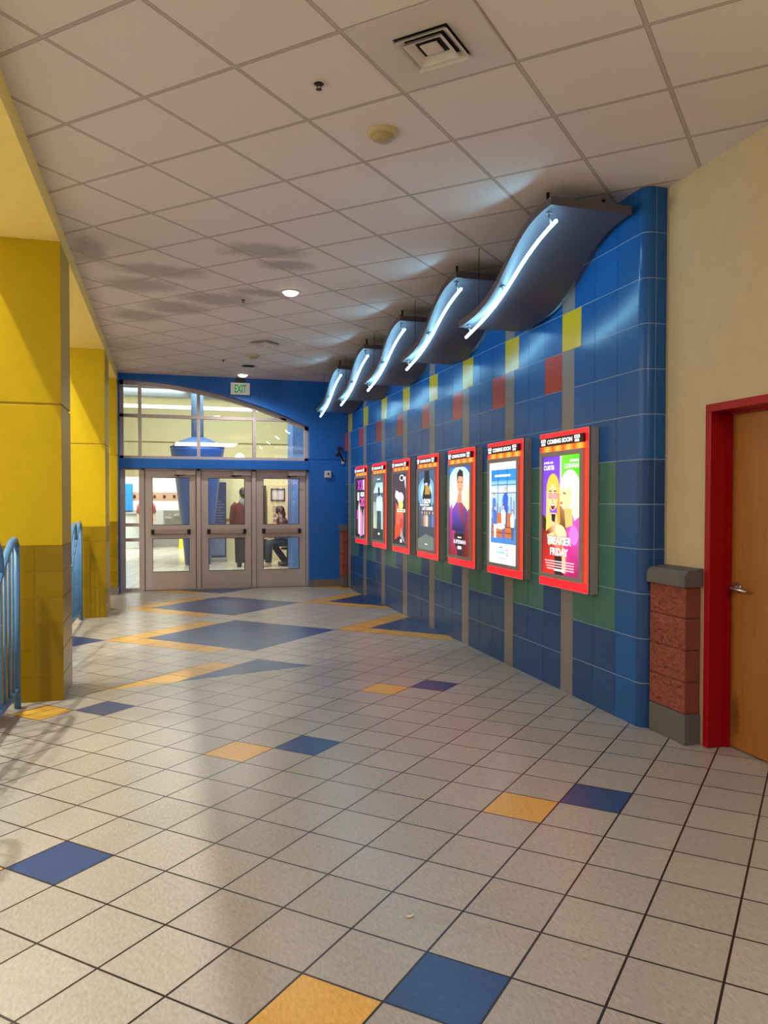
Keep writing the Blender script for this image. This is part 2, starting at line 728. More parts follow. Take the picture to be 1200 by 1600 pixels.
# ------------------------------------------------------------------ cream wall, wooden door
CREAM = mat('cream_plaster', (190, 172, 134), 0.7, bump=0.35, bscale=120, var=0.05)
DY0, DY1, DZ = 3.15, 4.18, 2.15       # door opening with frame
bm = bmesh.new()
box(bm, XB, XB + 0.2, DY1, 4.66, 0, ZC)
box(bm, XB, XB + 0.2, DY0, DY1, DZ, ZC)
box(bm, XB, XB + 0.2, -5.3, DY0, 0, ZC)
struct('wall_near', bm, CREAM, 'cream textured plaster wall around the wooden door', 'wall')
RED = mat('red_gloss_paint', (152, 2, 22), 0.35, spec=0.3, var=0.03)
d4 = thing('door_4', (XB, (DY0 + DY1) / 2, 0), 'orange-brown wooden door in a red frame at the right edge', 'door', kind='structure')
bm = bmesh.new()
for (y0, y1) in ((DY1 - 0.05, DY1), (DY0, DY0 + 0.05)):
    box(bm, XB - 0.012, XB + 0.2, y0, y1, 0, DZ - 0.05, 0.003)
box(bm, XB - 0.012, XB + 0.2, DY0, DY1, DZ - 0.05, DZ, 0.003)
box(bm, XB + 0.11, XB + 0.14, DY1 - 0.065, DY1 - 0.05, 0, DZ - 0.05)
box(bm, XB + 0.11, XB + 0.14, DY0 + 0.05, DY1 - 0.05, DZ - 0.065, DZ - 0.05)
obj('door_frame', bm, RED, d4)


def wood_material():
    mt = bpy.data.materials.new('oak_veneer')
    mt.use_nodes = True
    t = NT(mt)
    b = t.bsdf()
    mp = t.n('ShaderNodeMapping')
    mp.inputs['Scale'].default_value = (9, 9, 0.7)
    t.l(t.coord(), mp.inputs[0])
    n1 = t.noise(3.0, 6, mp.outputs[0], 0.6, 1.0)
    n2 = t.noise(30.0, 4, mp.outputs[0], 0.6)
    f = t.m('ADD', t.m('MULTIPLY', n1, 0.75), t.m('MULTIPLY', n2, 0.25))
    c = t.mix(f, lin((124, 72, 20)), lin((176, 116, 46)))
    sp = t.n('ShaderNodeSeparateXYZ')
    t.l(t.coord(), sp.inputs[0])
    # scuff near the bottom latch edge
    dy = t.m('DIVIDE', t.m('SUBTRACT', sp.outputs[1], 4.07), 0.05)
    dz = t.m('DIVIDE', t.m('SUBTRACT', sp.outputs[2], 0.22), 0.16)
    r = t.m('ADD', t.m('MULTIPLY', dy, dy), t.m('MULTIPLY', dz, dz))
    k = t.m('SUBTRACT', 1.4, t.m('ADD', r, t.noise(22.0, 4)))
    cl = t.n('ShaderNodeClamp')
    t.l(k, cl.inputs[0])
    c = t.mix(t.m('MULTIPLY', cl.outputs[0], 0.75), c, lin((58, 36, 20)))
    t.l(c, b.inputs['Base Color'])
    b.inputs['Roughness'].default_value = 0.42
    return mt


bm = bmesh.new()
box(bm, XB + 0.145, XB + 0.19, DY0 + 0.052, DY1 - 0.052, 0.008, DZ - 0.052, 0.002)
leaf = obj('door_leaf', bm, wood_material(), d4)
CHROME = mat('satin_steel', (190, 188, 186), 0.28, 1.0, var=0.03)
bm = bmesh.new()
hy, hz, hx = 4.06, 1.01, XB + 0.145
tube(bm, [(hx + 0.001, hy, hz), (hx - 0.012, hy, hz)], 0.034, 24)
tube(bm, [(hx - 0.01, hy, hz), (hx - 0.055, hy, hz)], 0.014, 16)
tube(bm, [(hx - 0.05, hy + 0.012, hz + 0.002), (hx - 0.056, hy - 0.02, hz), (hx - 0.056, hy - 0.07, hz - 0.003), (hx - 0.05, hy - 0.115, hz - 0.008), (hx - 0.04, hy - 0.125, hz - 0.008)], [0.013, 0.014, 0.012, 0.010, 0.008], 12)
box(bm, hx - 0.004, hx + 0.01, DY1 - 0.054, DY1 - 0.0515, hz - 0.05, hz + 0.05)
sub(leaf, 'lever_handle', bm, CHROME)
# bare plinth of split-face blocks beside the door
SPLIT = mat('split_face_block', (136, 70, 52), 0.85, var=0.4, vscale=60, bump=1.0, bscale=75)
SMOOTHB = mat('ground_face_block', (122, 62, 46), 0.7, var=0.08)
CAPG = mat('grey_cast_stone', (94, 90, 88), 0.6)
MORTG = mat('brown_mortar', (92, 56, 46), 0.9)


def rough_block(bm, x0, x1, y0, y1, z0, z1):
    """A block whose room-facing face is broken stone."""
    n, k = 22, 14
    P = {}
    for i in range(n + 1):
        for j in range(k + 1):
            e = min(i, n - i, j, k - j)
            d = 0 if e == 0 else random.uniform(-0.010, 0.006)
            P[i, j] = bm.verts.new((x0 + d, y0 + (y1 - y0) * i / n, z0 + (z1 - z0) * j / k))
    for i in range(n):
        for j in range(k):
            bm.faces.new((P[i, j], P[i + 1, j], P[i + 1, j + 1], P[i, j + 1]))
    B = [bm.verts.new(p) for p in ((x1, y0, z0), (x1, y1, z0), (x1, y1, z1), (x1, y0, z1))]
    bm.faces.new(B)
    bm.faces.new([P[i, 0] for i in range(n + 1)][::-1] + [B[0], B[1]])
    bm.faces.new([P[i, k] for i in range(n + 1)] + [B[2], B[3]])
    bm.faces.new([P[0, j] for j in range(k + 1)] + [B[3], B[0]])
    bm.faces.new([P[n, j] for j in range(k + 1)][::-1] + [B[1], B[2]])


ped = thing('block_pier', (3.2, 4.4, 0), 'short red split-face block pier with grey cap beside the red door frame', 'pier', kind='structure')
PX, PY0, PY1 = 3.14, 4.225, 4.605
bm = bmesh.new()
for r in range(4):
    rough_block(bm, PX, XB, PY0 + 0.004, PY1, 0.195 + r * 0.2025 + 0.003, 0.195 + (r + 1) * 0.2025 - 0.003)
obj('split_face_blocks', bm, SPLIT, ped)
bm = bmesh.new()
box(bm, PX + 0.008, XB, PY0 + 0.006, PY1 - 0.002, 0.19, 1.01)
obj('mortar_bed', bm, MORTG, ped)
bm = bmesh.new()
for r in range(4):
    box(bm, PX + 0.004, XB, PY0, PY0 + 0.02, 0.195 + r * 0.2025 + 0.003, 0.195 + (r + 1) * 0.2025 - 0.003)
obj('smooth_end_blocks', bm, SMOOTHB, ped)
bm = bmesh.new()
prism(bm, [(PX - 0.03, 1.005), (PX - 0.03, 1.075), (PX - 0.005, 1.105), (XB, 1.12), (XB, 1.005)], 'y', PY0 - 0.025, PY1 - 0.002)
obj('cap', bm, CAPG, ped)
bm = bmesh.new()
box(bm, PX - 0.006, XB, PY0 - 0.008, PY1 - 0.002, 0, 0.192, 0.004)
obj('base', bm, CAPG, ped)
# its far twin in the corner by the entrance
ped2 = thing('block_pier', (3.02, 13.7, 0), 'narrow red block pier with grey cap in the far blue corner', 'pier', kind='structure')
bm = bmesh.new()
for r in range(4):
    rough_block(bm, 2.99, XW - 0.001, 13.62, YE, 0.195 + r * 0.2025 + 0.003, 0.195 + (r + 1) * 0.2025 - 0.003)
obj('split_face_blocks', bm, SPLIT, ped2)
bm = bmesh.new()
box(bm, 2.97, XW - 0.001, 13.6, YE, 1.005, 1.11, 0.004)
obj('cap', bm, CAPG, ped2)
bm = bmesh.new()
box(bm, 2.985, XW - 0.001, 13.61, YE, 0, 0.192, 0.004)
obj('base', bm, CAPG, ped2)

# ------------------------------------------------------------------ end wall with arched opening
EB = mat('blue_plaster', (16, 98, 186), 0.45, var=0.04, bump=0.08, bscale=120)
XL, XR = -0.75, 2.44


def arch(x):
    return 3.56 - 0.071 * (x + 0.72) ** 2


N = 40
bm = bmesh.new()
poly = [(XP - 0.3, ZC), (XP - 0.3, arch(XL))] + [(XL + (XR - XL) * i / N, arch(XL + (XR - XL) * i / N)) for i in range(N + 1)] + [(XR, ZC)]
# arch spandrel built in strips so it stays planar and clean
for i in range(N):
    xa, xb = XL + (XR - XL) * i / N, XL + (XR - XL) * (i + 1) / N
    prism(bm, [(xa, arch(xa)), (xb, arch(xb)), (xb, ZC), (xa, ZC)], 'y', YE, YD + 0.1)
box(bm, XP - 0.3, XL, YE, YD + 0.1, 0, ZC)
box(bm, XR, XW + 0.2, YE, YD + 0.1, 0, 2.266)
box(bm, XR, XW + 0.2, YE, YD + 0.1, 2.28, ZC)
box(bm, XR + 0.01, XW + 0.2, YE + 0.01, YD + 0.1, 2.26, 2.29)
bmesh.ops.remove_doubles(bm, verts=bm.verts[:], dist=1e-5)
struct('wall_end', bm, EB, 'bright blue plaster wall arched over the glass entrance', 'wall')
bm = bmesh.new()
box(bm, XL, XR, YE + 0.06, YD + 0.06, 2.085, 2.25, 0.004)
struct('trim_2', bm, EB, 'blue beam between the doors and the arched window above', 'beam')
bm = bmesh.new()
box(bm, XR - 0.005, XW, YE - 0.012, YE, 0, 0.13, 0.003)
struct('baseboard_end', bm, BASEGREY, 'grey base strip along the foot of the blue end wall', 'baseboard')

# arched window over the doors
TAUPE = mat('taupe_aluminium', (192, 180, 174), 0.42, 0.25, var=0.03)
BLACKG = mat('black_gasket', (14, 14, 15), 0.5, var=0)
fy0, fy1 = YD - 0.05, YD + 0.05
win = thing('window_1', (0.86, YD, 2.25), 'arched glass transom window above the three doors', 'window', kind='structure')
bm = bmesh.new()
fw = 0.06
for i in range(N):
    xa, xb = XL + (XR - XL) * i / N, XL + (XR - XL) * (i + 1) / N
    prism(bm, [(xa, arch(xa) - fw * 1.1), (xb, arch(xb) - fw * 1.1), (xb, arch(xb) + 0.01), (xa, arch(xa) + 0.01)], 'y', fy0, fy1)
box(bm, XL, XL + fw, fy0, fy1, 2.25, arch(XL))
box(bm, XR - fw, XR, fy0, fy1, 2.25, arch(XR) + 0.02)
box(bm, XL, XR, fy0, fy1, 2.25, 2.30)
box(bm, XL, 2.05, fy0, fy1, 2.95, 3.005)
for xm in (-0.43, 0.536, 1.489):
    box(bm, xm - 0.028, xm + 0.028, fy0 - 0.004, fy1, 2.25, arch(xm))
obj('window_frame', bm, TAUPE, win)
gp = []
xs = [XL + fw, -0.43, 0.536, 1.489, XR - fw]
for i in range(4):
    for (za, zb) in ((2.28, 2.96), (2.98, 9)):
        xa, xb = xs[i] + (0.01 if i else -0.01), xs[i + 1] - 0.01
        top = [(xa + (xb - xa) * k / 10) for k in range(11)]
        pts = [(x, min(zb, arch(x) - 0.02)) for x in top if arch(x) - 0.02 > za + 0.01]
        if len(pts) < 2:
            continue
        bm = bmesh.new()
        pl = [(pts[0][0], za)] + pts + [(pts[-1][0], za)]
        prism(bm, pl, 'y', YD - 0.003, YD + 0.003)
        obj('window_pane', bm, GLASS, win)

# sidelight
sl = thing('window_2', (-0.56, YD, 0), 'narrow glass sidelight between the yellow pillar and the left door', 'window', kind='structure')
bm = bmesh.new()
box(bm, XL, -0.67, fy0, fy1, 0, 2.085)
box(bm, -0.45, -0.40, fy0 - 0.004, fy1, 0, 2.085)
for (za, zb) in ((0, 0.05), (0.845, 0.90), (1.10, 1.155), (2.06, 2.09)):
    box(bm, -0.67, -0.45, fy0 + 0.005, fy1 - 0.005, za, zb)
obj('window_frame', bm, TAUPE, sl)
for (za, zb) in ((0.05, 0.845), (0.9, 1.1), (1.155, 2.06)):
    bm = bmesh.new()
    box(bm, -0.672, -0.448, YD - 0.003, YD + 0.003, za - 0.004, zb + 0.004)
    obj('window_pane', bm, GLASS, sl)

# three glazed doors
BARM = mat('brushed_bar', (172, 158, 150), 0.3, 0.7, var=0.03)


def glazed_door(n, x0, x1, label):
    t = thing('door_%d' % n, ((x0 + x1) / 2, YD, 0), label, 'door', kind='structure')
    bm = bmesh.new()
    box(bm, x0, x0 + 0.035, fy0 - 0.01, fy1, 0, 2.085)
    box(bm, x1 - 0.035, x1, fy0 - 0.01, fy1, 0, 2.085)
    box(bm, x0, x1, fy0 - 0.01, fy1, 2.055, 2.085)
    obj('door_frame', bm, TAUPE, t)
    bm = bmesh.new()
    box(bm, x0 + 0.03, x0 + 0.047, YD - 0.005, fy1, 0.012, 2.055)
    box(bm, x1 - 0.047, x1 - 0.03, YD - 0.005, fy1, 0.012, 2.055)
    box(bm, x0 + 0.03, x1 - 0.03, YD - 0.005, fy1, 2.045, 2.06)
    obj('gap_shade', bm, BLACKG, t)  # black strips standing in for the shade in the frame gaps
    bm = bmesh.new()
    a, b = x0 + 0.044, x1 - 0.044
    ga, gb = x0 + 0.165, x1 - 0.155
    y0, y1 = YD - 0.03, YD + 0.03
    box(bm, a, ga, y0, y1, 0.012, 2.05)
    box(bm, gb, b, y0, y1, 0.012, 2.05)
    box(bm, ga, gb, y0, y1, 0.012, 0.315)
    box(bm, ga, gb, y0, y1, 0.89, 1.12)
    box(bm, ga, gb, y0, y1, 1.935, 2.05)
    leaf = obj('door_leaf', bm, TAUPE, t)
    bm = bmesh.new()
    for (za, zb) in ((0.315, 0.89), (1.12, 1.935)):
        for q in ((ga, ga + 0.008, za, zb), (gb - 0.008, gb, za, zb), (ga, gb, za, za + 0.008), (ga, gb, zb - 0.008, zb)):
            box(bm, q[0], q[1], YD - 0.031, YD + 0.02, q[2], q[3])
    sub(leaf, 'gasket', bm, BLACKG)
    for (za, zb) in ((0.315, 0.89), (1.12, 1.935)):
        bm = bmesh.new()
        box(bm, ga, gb, YD - 0.003, YD + 0.003, za, zb)
        obj('glass_pane', bm, GLASS, t)
    bm = bmesh.new()
    box(bm, ga + 0.03, gb - 0.03, y0 - 0.055, y0 - 0.012, 0.965, 1.04, 0.008)
    bar = obj('push_bar', bm, BARM, t)
    bm = bmesh.new()
    box(bm, ga - 0.02, ga + 0.035, y0 - 0.06, y0, 0.96, 1.045, 0.004)
    box(bm, gb - 0.035, gb + 0.02, y0 - 0.06, y0, 0.96, 1.045, 0.004)
    sub(bar, 'end_cap', bm, BLACKG)
    bm = bmesh.new()
    box(bm, x1 - 0.36, x1 - 0.05, y0 - 0.07, y0, 1.985, 2.06, 0.006)
    cl = obj('door_closer', bm, TAUPE, t)
    bm = bmesh.new()
    tube(bm, [(x1 - 0.36, y0 - 0.05, 1.97), (x1 - 0.4, y0 - 0.12, 1.968), (x1 - 0.22, y0 - 0.13, 1.975)], 0.008, 8)
    tube(bm, [(x1 - 0.34, y0 - 0.04, 1.985), (x1 - 0.34, y0 - 0.04, 1.955)], 0.022, 12)
    sub(cl, 'closer_arm', bm, BLACKG)
    return t


glazed_door(1, -0.40, 0.53, 'left of the three grey glazed doors, beside the sidelight')
glazed_door(2, 0.53, 1.475, 'middle grey glazed door with push bar')
glazed_door(3, 1.475, 2.44, 'right grey glazed door next to the blue wall')
bm = bmesh.new()
prism(bm, [(YD - 0.08, 0), (YD - 0.06, 0.012), (YD + 0.06, 0.012), (YD + 0.08, 0)], 'x', -0.4, XR)
struct('trim_3', bm, mat('threshold_metal', (120, 110, 104), 0.4, 0.6), 'metal threshold strip under the glazed doors', 'threshold')

# ------------------------------------------------------------------ poster light boxes
HOUSE = mat('grey_lightbox_steel', (168, 158, 155), 0.4, 0.3, var=0.03)
SNAP = mat('grey_snap_frame', (156, 146, 144), 0.4, 0.3, var=0.03)
BLK = mat('black_header', (10, 9, 10), 0.35, var=0)
PRINT = attr_mat('backlit_print', 0.3, 0.3, 0.0, emit=1.45)
REDLIT = attr_mat('backlit_red_acrylic', 0.25, 0.4, 0.0, emit=3.2)
PW, PH, PD = 0.80, 1.25, 0.08
PZ0 = 0.85


class Print:
    """A flat printed sheet: layered coloured outlines in a 0..1 frame seen from the corridor."""
    def __init__(s, yc, w, z0, z1, x):
        s.bm = bmesh.new()
        s.col = s.bm.loops.layers.float_color.new('Col')
        s.yc, s.w, s.z0, s.z1, s.x, s.k = yc, w, z0, z1, x, 0

    def P(s, p):
        return Vector((s.x - 0.00025 * s.k, s.yc + (0.5 - p[0]) * s.w, s.z0 + p[1] * (s.z1 - s.z0)))

    def poly(s, pts, c):
        s.k += 1
        pts = [(min(1, max(0, a)), min(1, max(0, b))) for a, b in pts]
        try:
            f = s.bm.faces.new([s.bm.verts.new(s.P(p)) for p in pts])
        except ValueError:
            return
        for i, lp in enumerate(f.loops):
            lp[s.col] = lin(c[i % len(c)] if isinstance(c, list) else c)

    def rect(s, a, b, c, d, col):
        s.poly([(a, b), (c, b), (c, d), (a, d)], col)

    def ell(s, cx, cy, rx, ry, c, n=28, rot=0.0):
        asp = (s.z1 - s.z0) / s.w
        pts = []
        for i in range(n):
            t_ = 2 * PI * i / n
            x, y = rx * math.cos(t_), ry * asp * math.sin(t_)
            pts.append((cx + x * math.cos(rot) - y * math.sin(rot), cy + (x * math.sin(rot) + y * math.cos(rot)) / asp))
        s.poly(pts, c)

    def text(s, body, x0, y0, x1, y1, c, bold=0.02):
        s.k += 1
        vs, fs = text_geo(body, bold)
        V = [s.bm.verts.new(s.P((x0 + (x1 - x0) * a, y0 + (y1 - y0) * b))) for a, b in vs]
        for f in fs:
            try:
                g = s.bm.faces.new([V[i] for i in f])
            except ValueError:
                continue
            for lp in g.loops:
                lp[s.col] = lin(c)


WHT = (255, 255, 255)


def art_girls(p):
    # two women cheek to cheek on a violet and green ground: a plain illustration
    p.rect(0, 0, 0.5, 1, [(150, 90, 235), (150, 90, 235), (120, 60, 215), (105, 50, 205)])
    p.rect(0.5, 0, 1, 1, [(90, 215, 20), (90, 215, 20), (70, 225, 10), (120, 240, 60)])
    p.rect(0.47, 0.5, 0.51, 1, (225, 190, 255))
    p.poly([(0, 0), (0.55, 0), (0.55, 0.34), (0.3, 0.45), (0, 0.5)], [(215, 20, 25), (235, 40, 30), (240, 90, 40), (225, 190, 130), (30, 24, 24)])
    p.poly([(0.48, 0), (1, 0), (1, 0.52), (0.8, 0.53), (0.62, 0.4)], [(200, 20, 110), (150, 10, 80), (235, 70, 190), (240, 90, 200), (240, 60, 170)])
    p.poly([(0.42, 0.58), (0.64, 0.58), (0.66, 0.36), (0.42, 0.36)], [(150, 104, 60), (190, 140, 90), (90, 60, 40), (120, 80, 50)])
    # white-haired head
    p.ell(0.74, 0.70, 0.27, 0.18, (250, 250, 235))
    p.poly([(0.92, 0.8), (1, 0.72), (1, 0.5), (0.86, 0.46), (0.76, 0.56)], (240, 236, 205))
    p.ell(0.63, 0.65, 0.16, 0.105, (246, 216, 160), rot=0.2)
    p.poly([(0.5, 0.8), (0.62, 0.71), (0.74, 0.74), (0.86, 0.66), (0.86, 0.84), (0.66, 0.86)], (255, 253, 240))
    p.ell(0.6, 0.685, 0.05, 0.008, (150, 105, 80), rot=-0.2)
    p.ell(0.52, 0.605, 0.03, 0.012, (200, 90, 85))
    p.poly([(0.6, 0.56), (0.8, 0.56), (0.82, 0.42), (0.64, 0.4)], (240, 190, 110))
    # blonde head with tinted glasses and an open smile
    p.ell(0.29, 0.70, 0.185, 0.155, (232, 190, 60))
    p.poly([(0.11, 0.7), (0.17, 0.7), (0.24, 0.4), (0.1, 0.36)], (244, 206, 90))
    p.poly([(0.41, 0.7), (0.47, 0.68), (0.5, 0.44), (0.4, 0.4)], (214, 160, 50))
    p.ell(0.29, 0.655, 0.13, 0.115, (250, 205, 150))
    p.poly([(0.15, 0.68), (0.29, 0.8), (0.43, 0.68), (0.43, 0.8), (0.29, 0.85), (0.15, 0.79)], (238, 198, 70))
    for cx in (0.225, 0.36):
        p.ell(cx, 0.665, 0.06, 0.026, (214, 90, 130))
        p.ell(cx, 0.665, 0.048, 0.019, (250, 160, 175))
        p.ell(cx, 0.705, 0.045, 0.006, (95, 60, 30))
    p.poly([(0.285, 0.67), (0.31, 0.615), (0.27, 0.615)], (230, 160, 110))
    p.ell(0.30, 0.575, 0.055, 0.028, (120, 20, 30))
    p.ell(0.30, 0.588, 0.045, 0.009, WHT)
    # necklines, hands
    p.poly([(0.2, 0.52), (0.4, 0.52), (0.46, 0.42), (0.2, 0.4)], (244, 196, 140))
    p.poly([(0.26, 0.51), (0.38, 0.51), (0.36, 0.44), (0.28, 0.45)], (24, 20, 24))
    p.poly([(0.03, 0.49), (0.12, 0.46), (0.11, 0.36), (0.03, 0.39)], (26, 20, 24))
    p.ell(0.52, 0.36, 0.16, 0.06, (250, 216, 165), rot=-0.3)
    p.poly([(0.14, 0.33), (0.34, 0.36), (0.4, 0.28), (0.2, 0.24)], (248, 205, 150))
    p.ell(0.86, 0.34, 0.12, 0.08, (245, 120, 215))
    p.poly([(0.36, 0), (0.6, 0), (0.56, 0.16), (0.36, 0.16)], (24, 16, 18))
    p.poly([(0.56, 0.02), (0.66, 0.02), (0.66, 0.22), (0.56, 0.24)], (235, 190, 140))
    for (bx, by) in ((0, 0), ):
        p.text('JAMIE LEE', 0.05, 0.935, 0.31, 0.957, WHT, 0.03)
        p.text('CURTIS', 0.05, 0.885, 0.34, 0.925, WHT, 0.03)
        p.rect(0.76, 0.942, 0.98, 0.96, WHT)
        p.text('LOHAN', 0.62, 0.89, 0.98, 0.93, WHT, 0.03)
    p.text('FREAKIER', 0.17, 0.245, 0.81, 0.325, (190, 40, 60), 0.06)
    p.text('FREAKIER', 0.175, 0.25, 0.805, 0.32, WHT, 0.03)
    p.text('FRIDAY', 0.24, 0.155, 0.73, 0.23, (190, 40, 60), 0.06)
    p.text('FRIDAY', 0.245, 0.16, 0.725, 0.225, WHT, 0.03)
    for r in range(4):
        p.rect(0.1 + 0.02 * r, 0.105 - r * 0.022, 0.88, 0.115 - r * 0.022, (245, 190, 190))
    p.rect(0.36, 0.03, 0.62, 0.045, WHT)


def person_flat(p, cx, base, h, top, legs, skin=(240, 190, 150), hair=(120, 70, 30)):
    p.poly([(cx - h * 0.10, base), (cx - h * 0.02, base), (cx, base + h * 0.42), (cx + h * 0.02, base), (cx + h * 0.1, base), (cx + h * 0.17, base + h * 0.5), (cx - h * 0.17, base + h * 0.5)], legs)
    p.poly([(cx - h * 0.2, base + h * 0.42), (cx + h * 0.2, base + h * 0.42), (cx + h * 0.24, base + h * 0.75), (cx + h * 0.1, base + h * 0.84), (cx - h * 0.1, base + h * 0.84), (cx - h * 0.24, base + h * 0.75)], top)
    p.ell(cx, base + h * 0.93, h * 0.085, h * 0.07, hair)
    p.ell(cx, base + h * 0.905, h * 0.07, h * 0.055, skin)


def art_locker(p):
    p.rect(0, 0, 1, 1, (248, 250, 255))
    p.rect(0.06, 0.2, 0.98, 0.93, [(70, 120, 190), (70, 120, 190), (30, 140, 225), (25, 130, 220)])
    p.rect(0.06, 0.7, 0.98, 0.82, [(240, 246, 255), (240, 246, 255), (90, 180, 240), (90, 180, 240)])
    p.rect(0.06, 0.45, 0.98, 0.7, (176, 205, 236))
    for k in range(9):
        x = 0.08 + k * 0.1
        p.rect(x, 0.45, x + 0.06, 0.55 + 0.12 * ((k * 37) % 10) / 10, (120, 150, 200))
    for x in (0.32, 0.66):
        p.rect(x, 0.45, x + 0.02, 0.93, (24, 60, 120))
    for y in (0.695, 0.775):
        p.rect(0.06, y, 0.98, y + 0.008, (24, 60, 120))
    p.rect(0.06, 0.2, 0.98, 0.34, (70, 130, 200))
    p.poly([(0.1, 0.26), (0.9, 0.26), (0.84, 0.5), (0.16, 0.5)], (196, 106, 52))
    p.rect(0.1, 0.3, 0.9, 0.31, (120, 60, 30))
    p.rect(0.1, 0.36, 0.9, 0.37, (120, 60, 30))
    person_flat(p, 0.62, 0.36, 0.4, (40, 90, 200), (30, 60, 140), hair=(220, 130, 50))
    person_flat(p, 0.2, 0.4, 0.3, (70, 120, 200), (40, 70, 150))
    person_flat(p, 0.24, 0.25, 0.33, (60, 110, 190), (240, 240, 245))
    person_flat(p, 0.56, 0.25, 0.34, (240, 244, 250), (60, 100, 190))
    person_flat(p, 0.88, 0.24, 0.3, (236, 240, 250), (70, 80, 110))
    p.ell(0.45, 0.37, 0.17, 0.03, (240, 230, 240))
    p.rect(0.24, 0.858, 0.8, 0.878, WHT)
    p.rect(0.42, 0.155, 0.54, 0.17, (120, 150, 190))
    # pale blue script title ending in a 2
    for k, (x, h_) in enumerate(((0.3, 0.055), (0.37, 0.03), (0.42, 0.05), (0.48, 0.032), (0.53, 0.052), (0.59, 0.04))):
        p.poly([(x, 0.1), (x + 0.022, 0.1), (x + 0.034, 0.1 + h_), (x + 0.012, 0.1 + h_)], (120, 178, 220))
        p.ell(x + 0.035, 0.112, 0.028, 0.01, (150, 200, 232))
    p.rect(0.32, 0.092, 0.62, 0.096, (120, 178, 220))
    p.text('2', 0.66, 0.088, 0.76, 0.15, (90, 120, 150), 0.0)
    p.rect(0.34, 0.052, 0.7, 0.06, (150, 165, 190))


def art_sky(p):
    p.rect(0, 0, 1, 1, [(20, 14, 20), (30, 10, 14), (25, 70, 200), (20, 140, 225)])
    p.ell(0.5, 0.72, 0.62, 0.3, [(190, 225, 255)])
    p.ell(0.5, 0.68, 0.5, 0.24, (255, 250, 235))
    p.poly([(0.55, 0.5), (1, 0.5), (1, 0.85), (0.75, 0.75)], [(255, 240, 220), (255, 190, 120), (255, 200, 150), (255, 250, 240)])
    p.poly([(0, 0), (0.4, 0), (0.25, 0.35), (0.12, 0.6), (0, 0.52)], [(120, 20, 20), (160, 20, 20), (215, 50, 40), (200, 90, 160), (160, 50, 150)])
    p.poly([(0.62, 0), (1, 0), (1, 0.55), (0.85, 0.5), (0.7, 0.3)], [(70, 8, 12), (130, 12, 20), (200, 60, 90), (130, 40, 90), (90, 14, 20)])
    p.poly([(0.14, 0.28), (0.75, 0.28), (0.86, 0.52), (0.62, 0.6), (0.36, 0.61), (0.14, 0.52)], [(20, 20, 70), (30, 24, 60), (40, 60, 180), (170, 60, 60), (60, 90, 210), (90, 60, 190)])
    p.poly([(0.36, 0.6), (0.62, 0.6), (0.6, 0.72), (0.44, 0.72)], (226, 140, 100))
    p.ell(0.53, 0.81, 0.155, 0.115, (230, 160, 125))
    p.poly([(0.37, 0.82), (0.38, 0.93), (0.5, 0.98), (0.66, 0.95), (0.69, 0.82), (0.64, 0.89), (0.46, 0.9)], (28, 22, 24))
    p.ell(0.46, 0.83, 0.035, 0.007, (40, 26, 24))
    p.ell(0.6, 0.83, 0.035, 0.007, (40, 26, 24))
    p.ell(0.53, 0.75, 0.05, 0.008, (180, 80, 70))
    p.poly([(0.25, 0.25), (0.7, 0.25), (0.66, 0.1), (0.3, 0.1)], (20, 10, 16))
    p.text('SUPERMAN', 0.22, 0.135, 0.8, 0.18, (225, 225, 235), 0.03)
    p.rect(0.42, 0.2, 0.6, 0.215, (225, 225, 235))
    p.rect(0.42, 0.075, 0.6, 0.11, (235, 235, 240))


def art_hook(p):
    p.rect(0, 0, 1, 1, [(50, 60, 66), (60, 64, 66), (70, 96, 130), (60, 90, 130)])
    p.ell(0.5, 0.72, 0.55, 0.2, (110, 165, 205))
    p.ell(0.5, 0.74, 0.35, 0.14, (175, 215, 240))
    p.poly([(0.24, 0.5), (0.78, 0.5), (0.82, 0.7), (0.7, 0.78), (0.68, 1), (0.4, 1), (0.36, 0.78), (0.26, 0.68)], (20, 22, 28))
    p.ell(0.54, 0.86, 0.2, 0.07, (14, 14, 18))
    p.poly([(0.42, 0.7), (0.72, 0.7), (0.7, 0.8), (0.44, 0.82)], (178, 140, 60))
    p.ell(0.5, 0.83, 0.1, 0.02, (180, 190, 220))
    for (cx, c_) in ((0.25, (90, 90, 110)), (0.42, (180, 140, 120)), (0.55, (210, 190, 170)), (0.72, (80, 90, 110)), (0.92, (90, 110, 190))):
        person_flat(p, cx, 0.14, 0.36, c_, (60, 66, 76))
    p.poly([(0, 0), (1, 0), (1, 0.16), (0.5, 0.2), (0, 0.12)], (104, 112, 108))
    p.text('I KNOW', 0.3, 0.58, 0.8, 0.645, WHT, 0.03)
    p.rect(0.14, 0.557, 0.7, 0.573, WHT)
    p.text('LAST SUMMER', 0.28, 0.5, 0.92, 0.545, WHT, 0.03)
    p.rect(0.44, 0.06, 0.6, 0.075, (210, 215, 215))


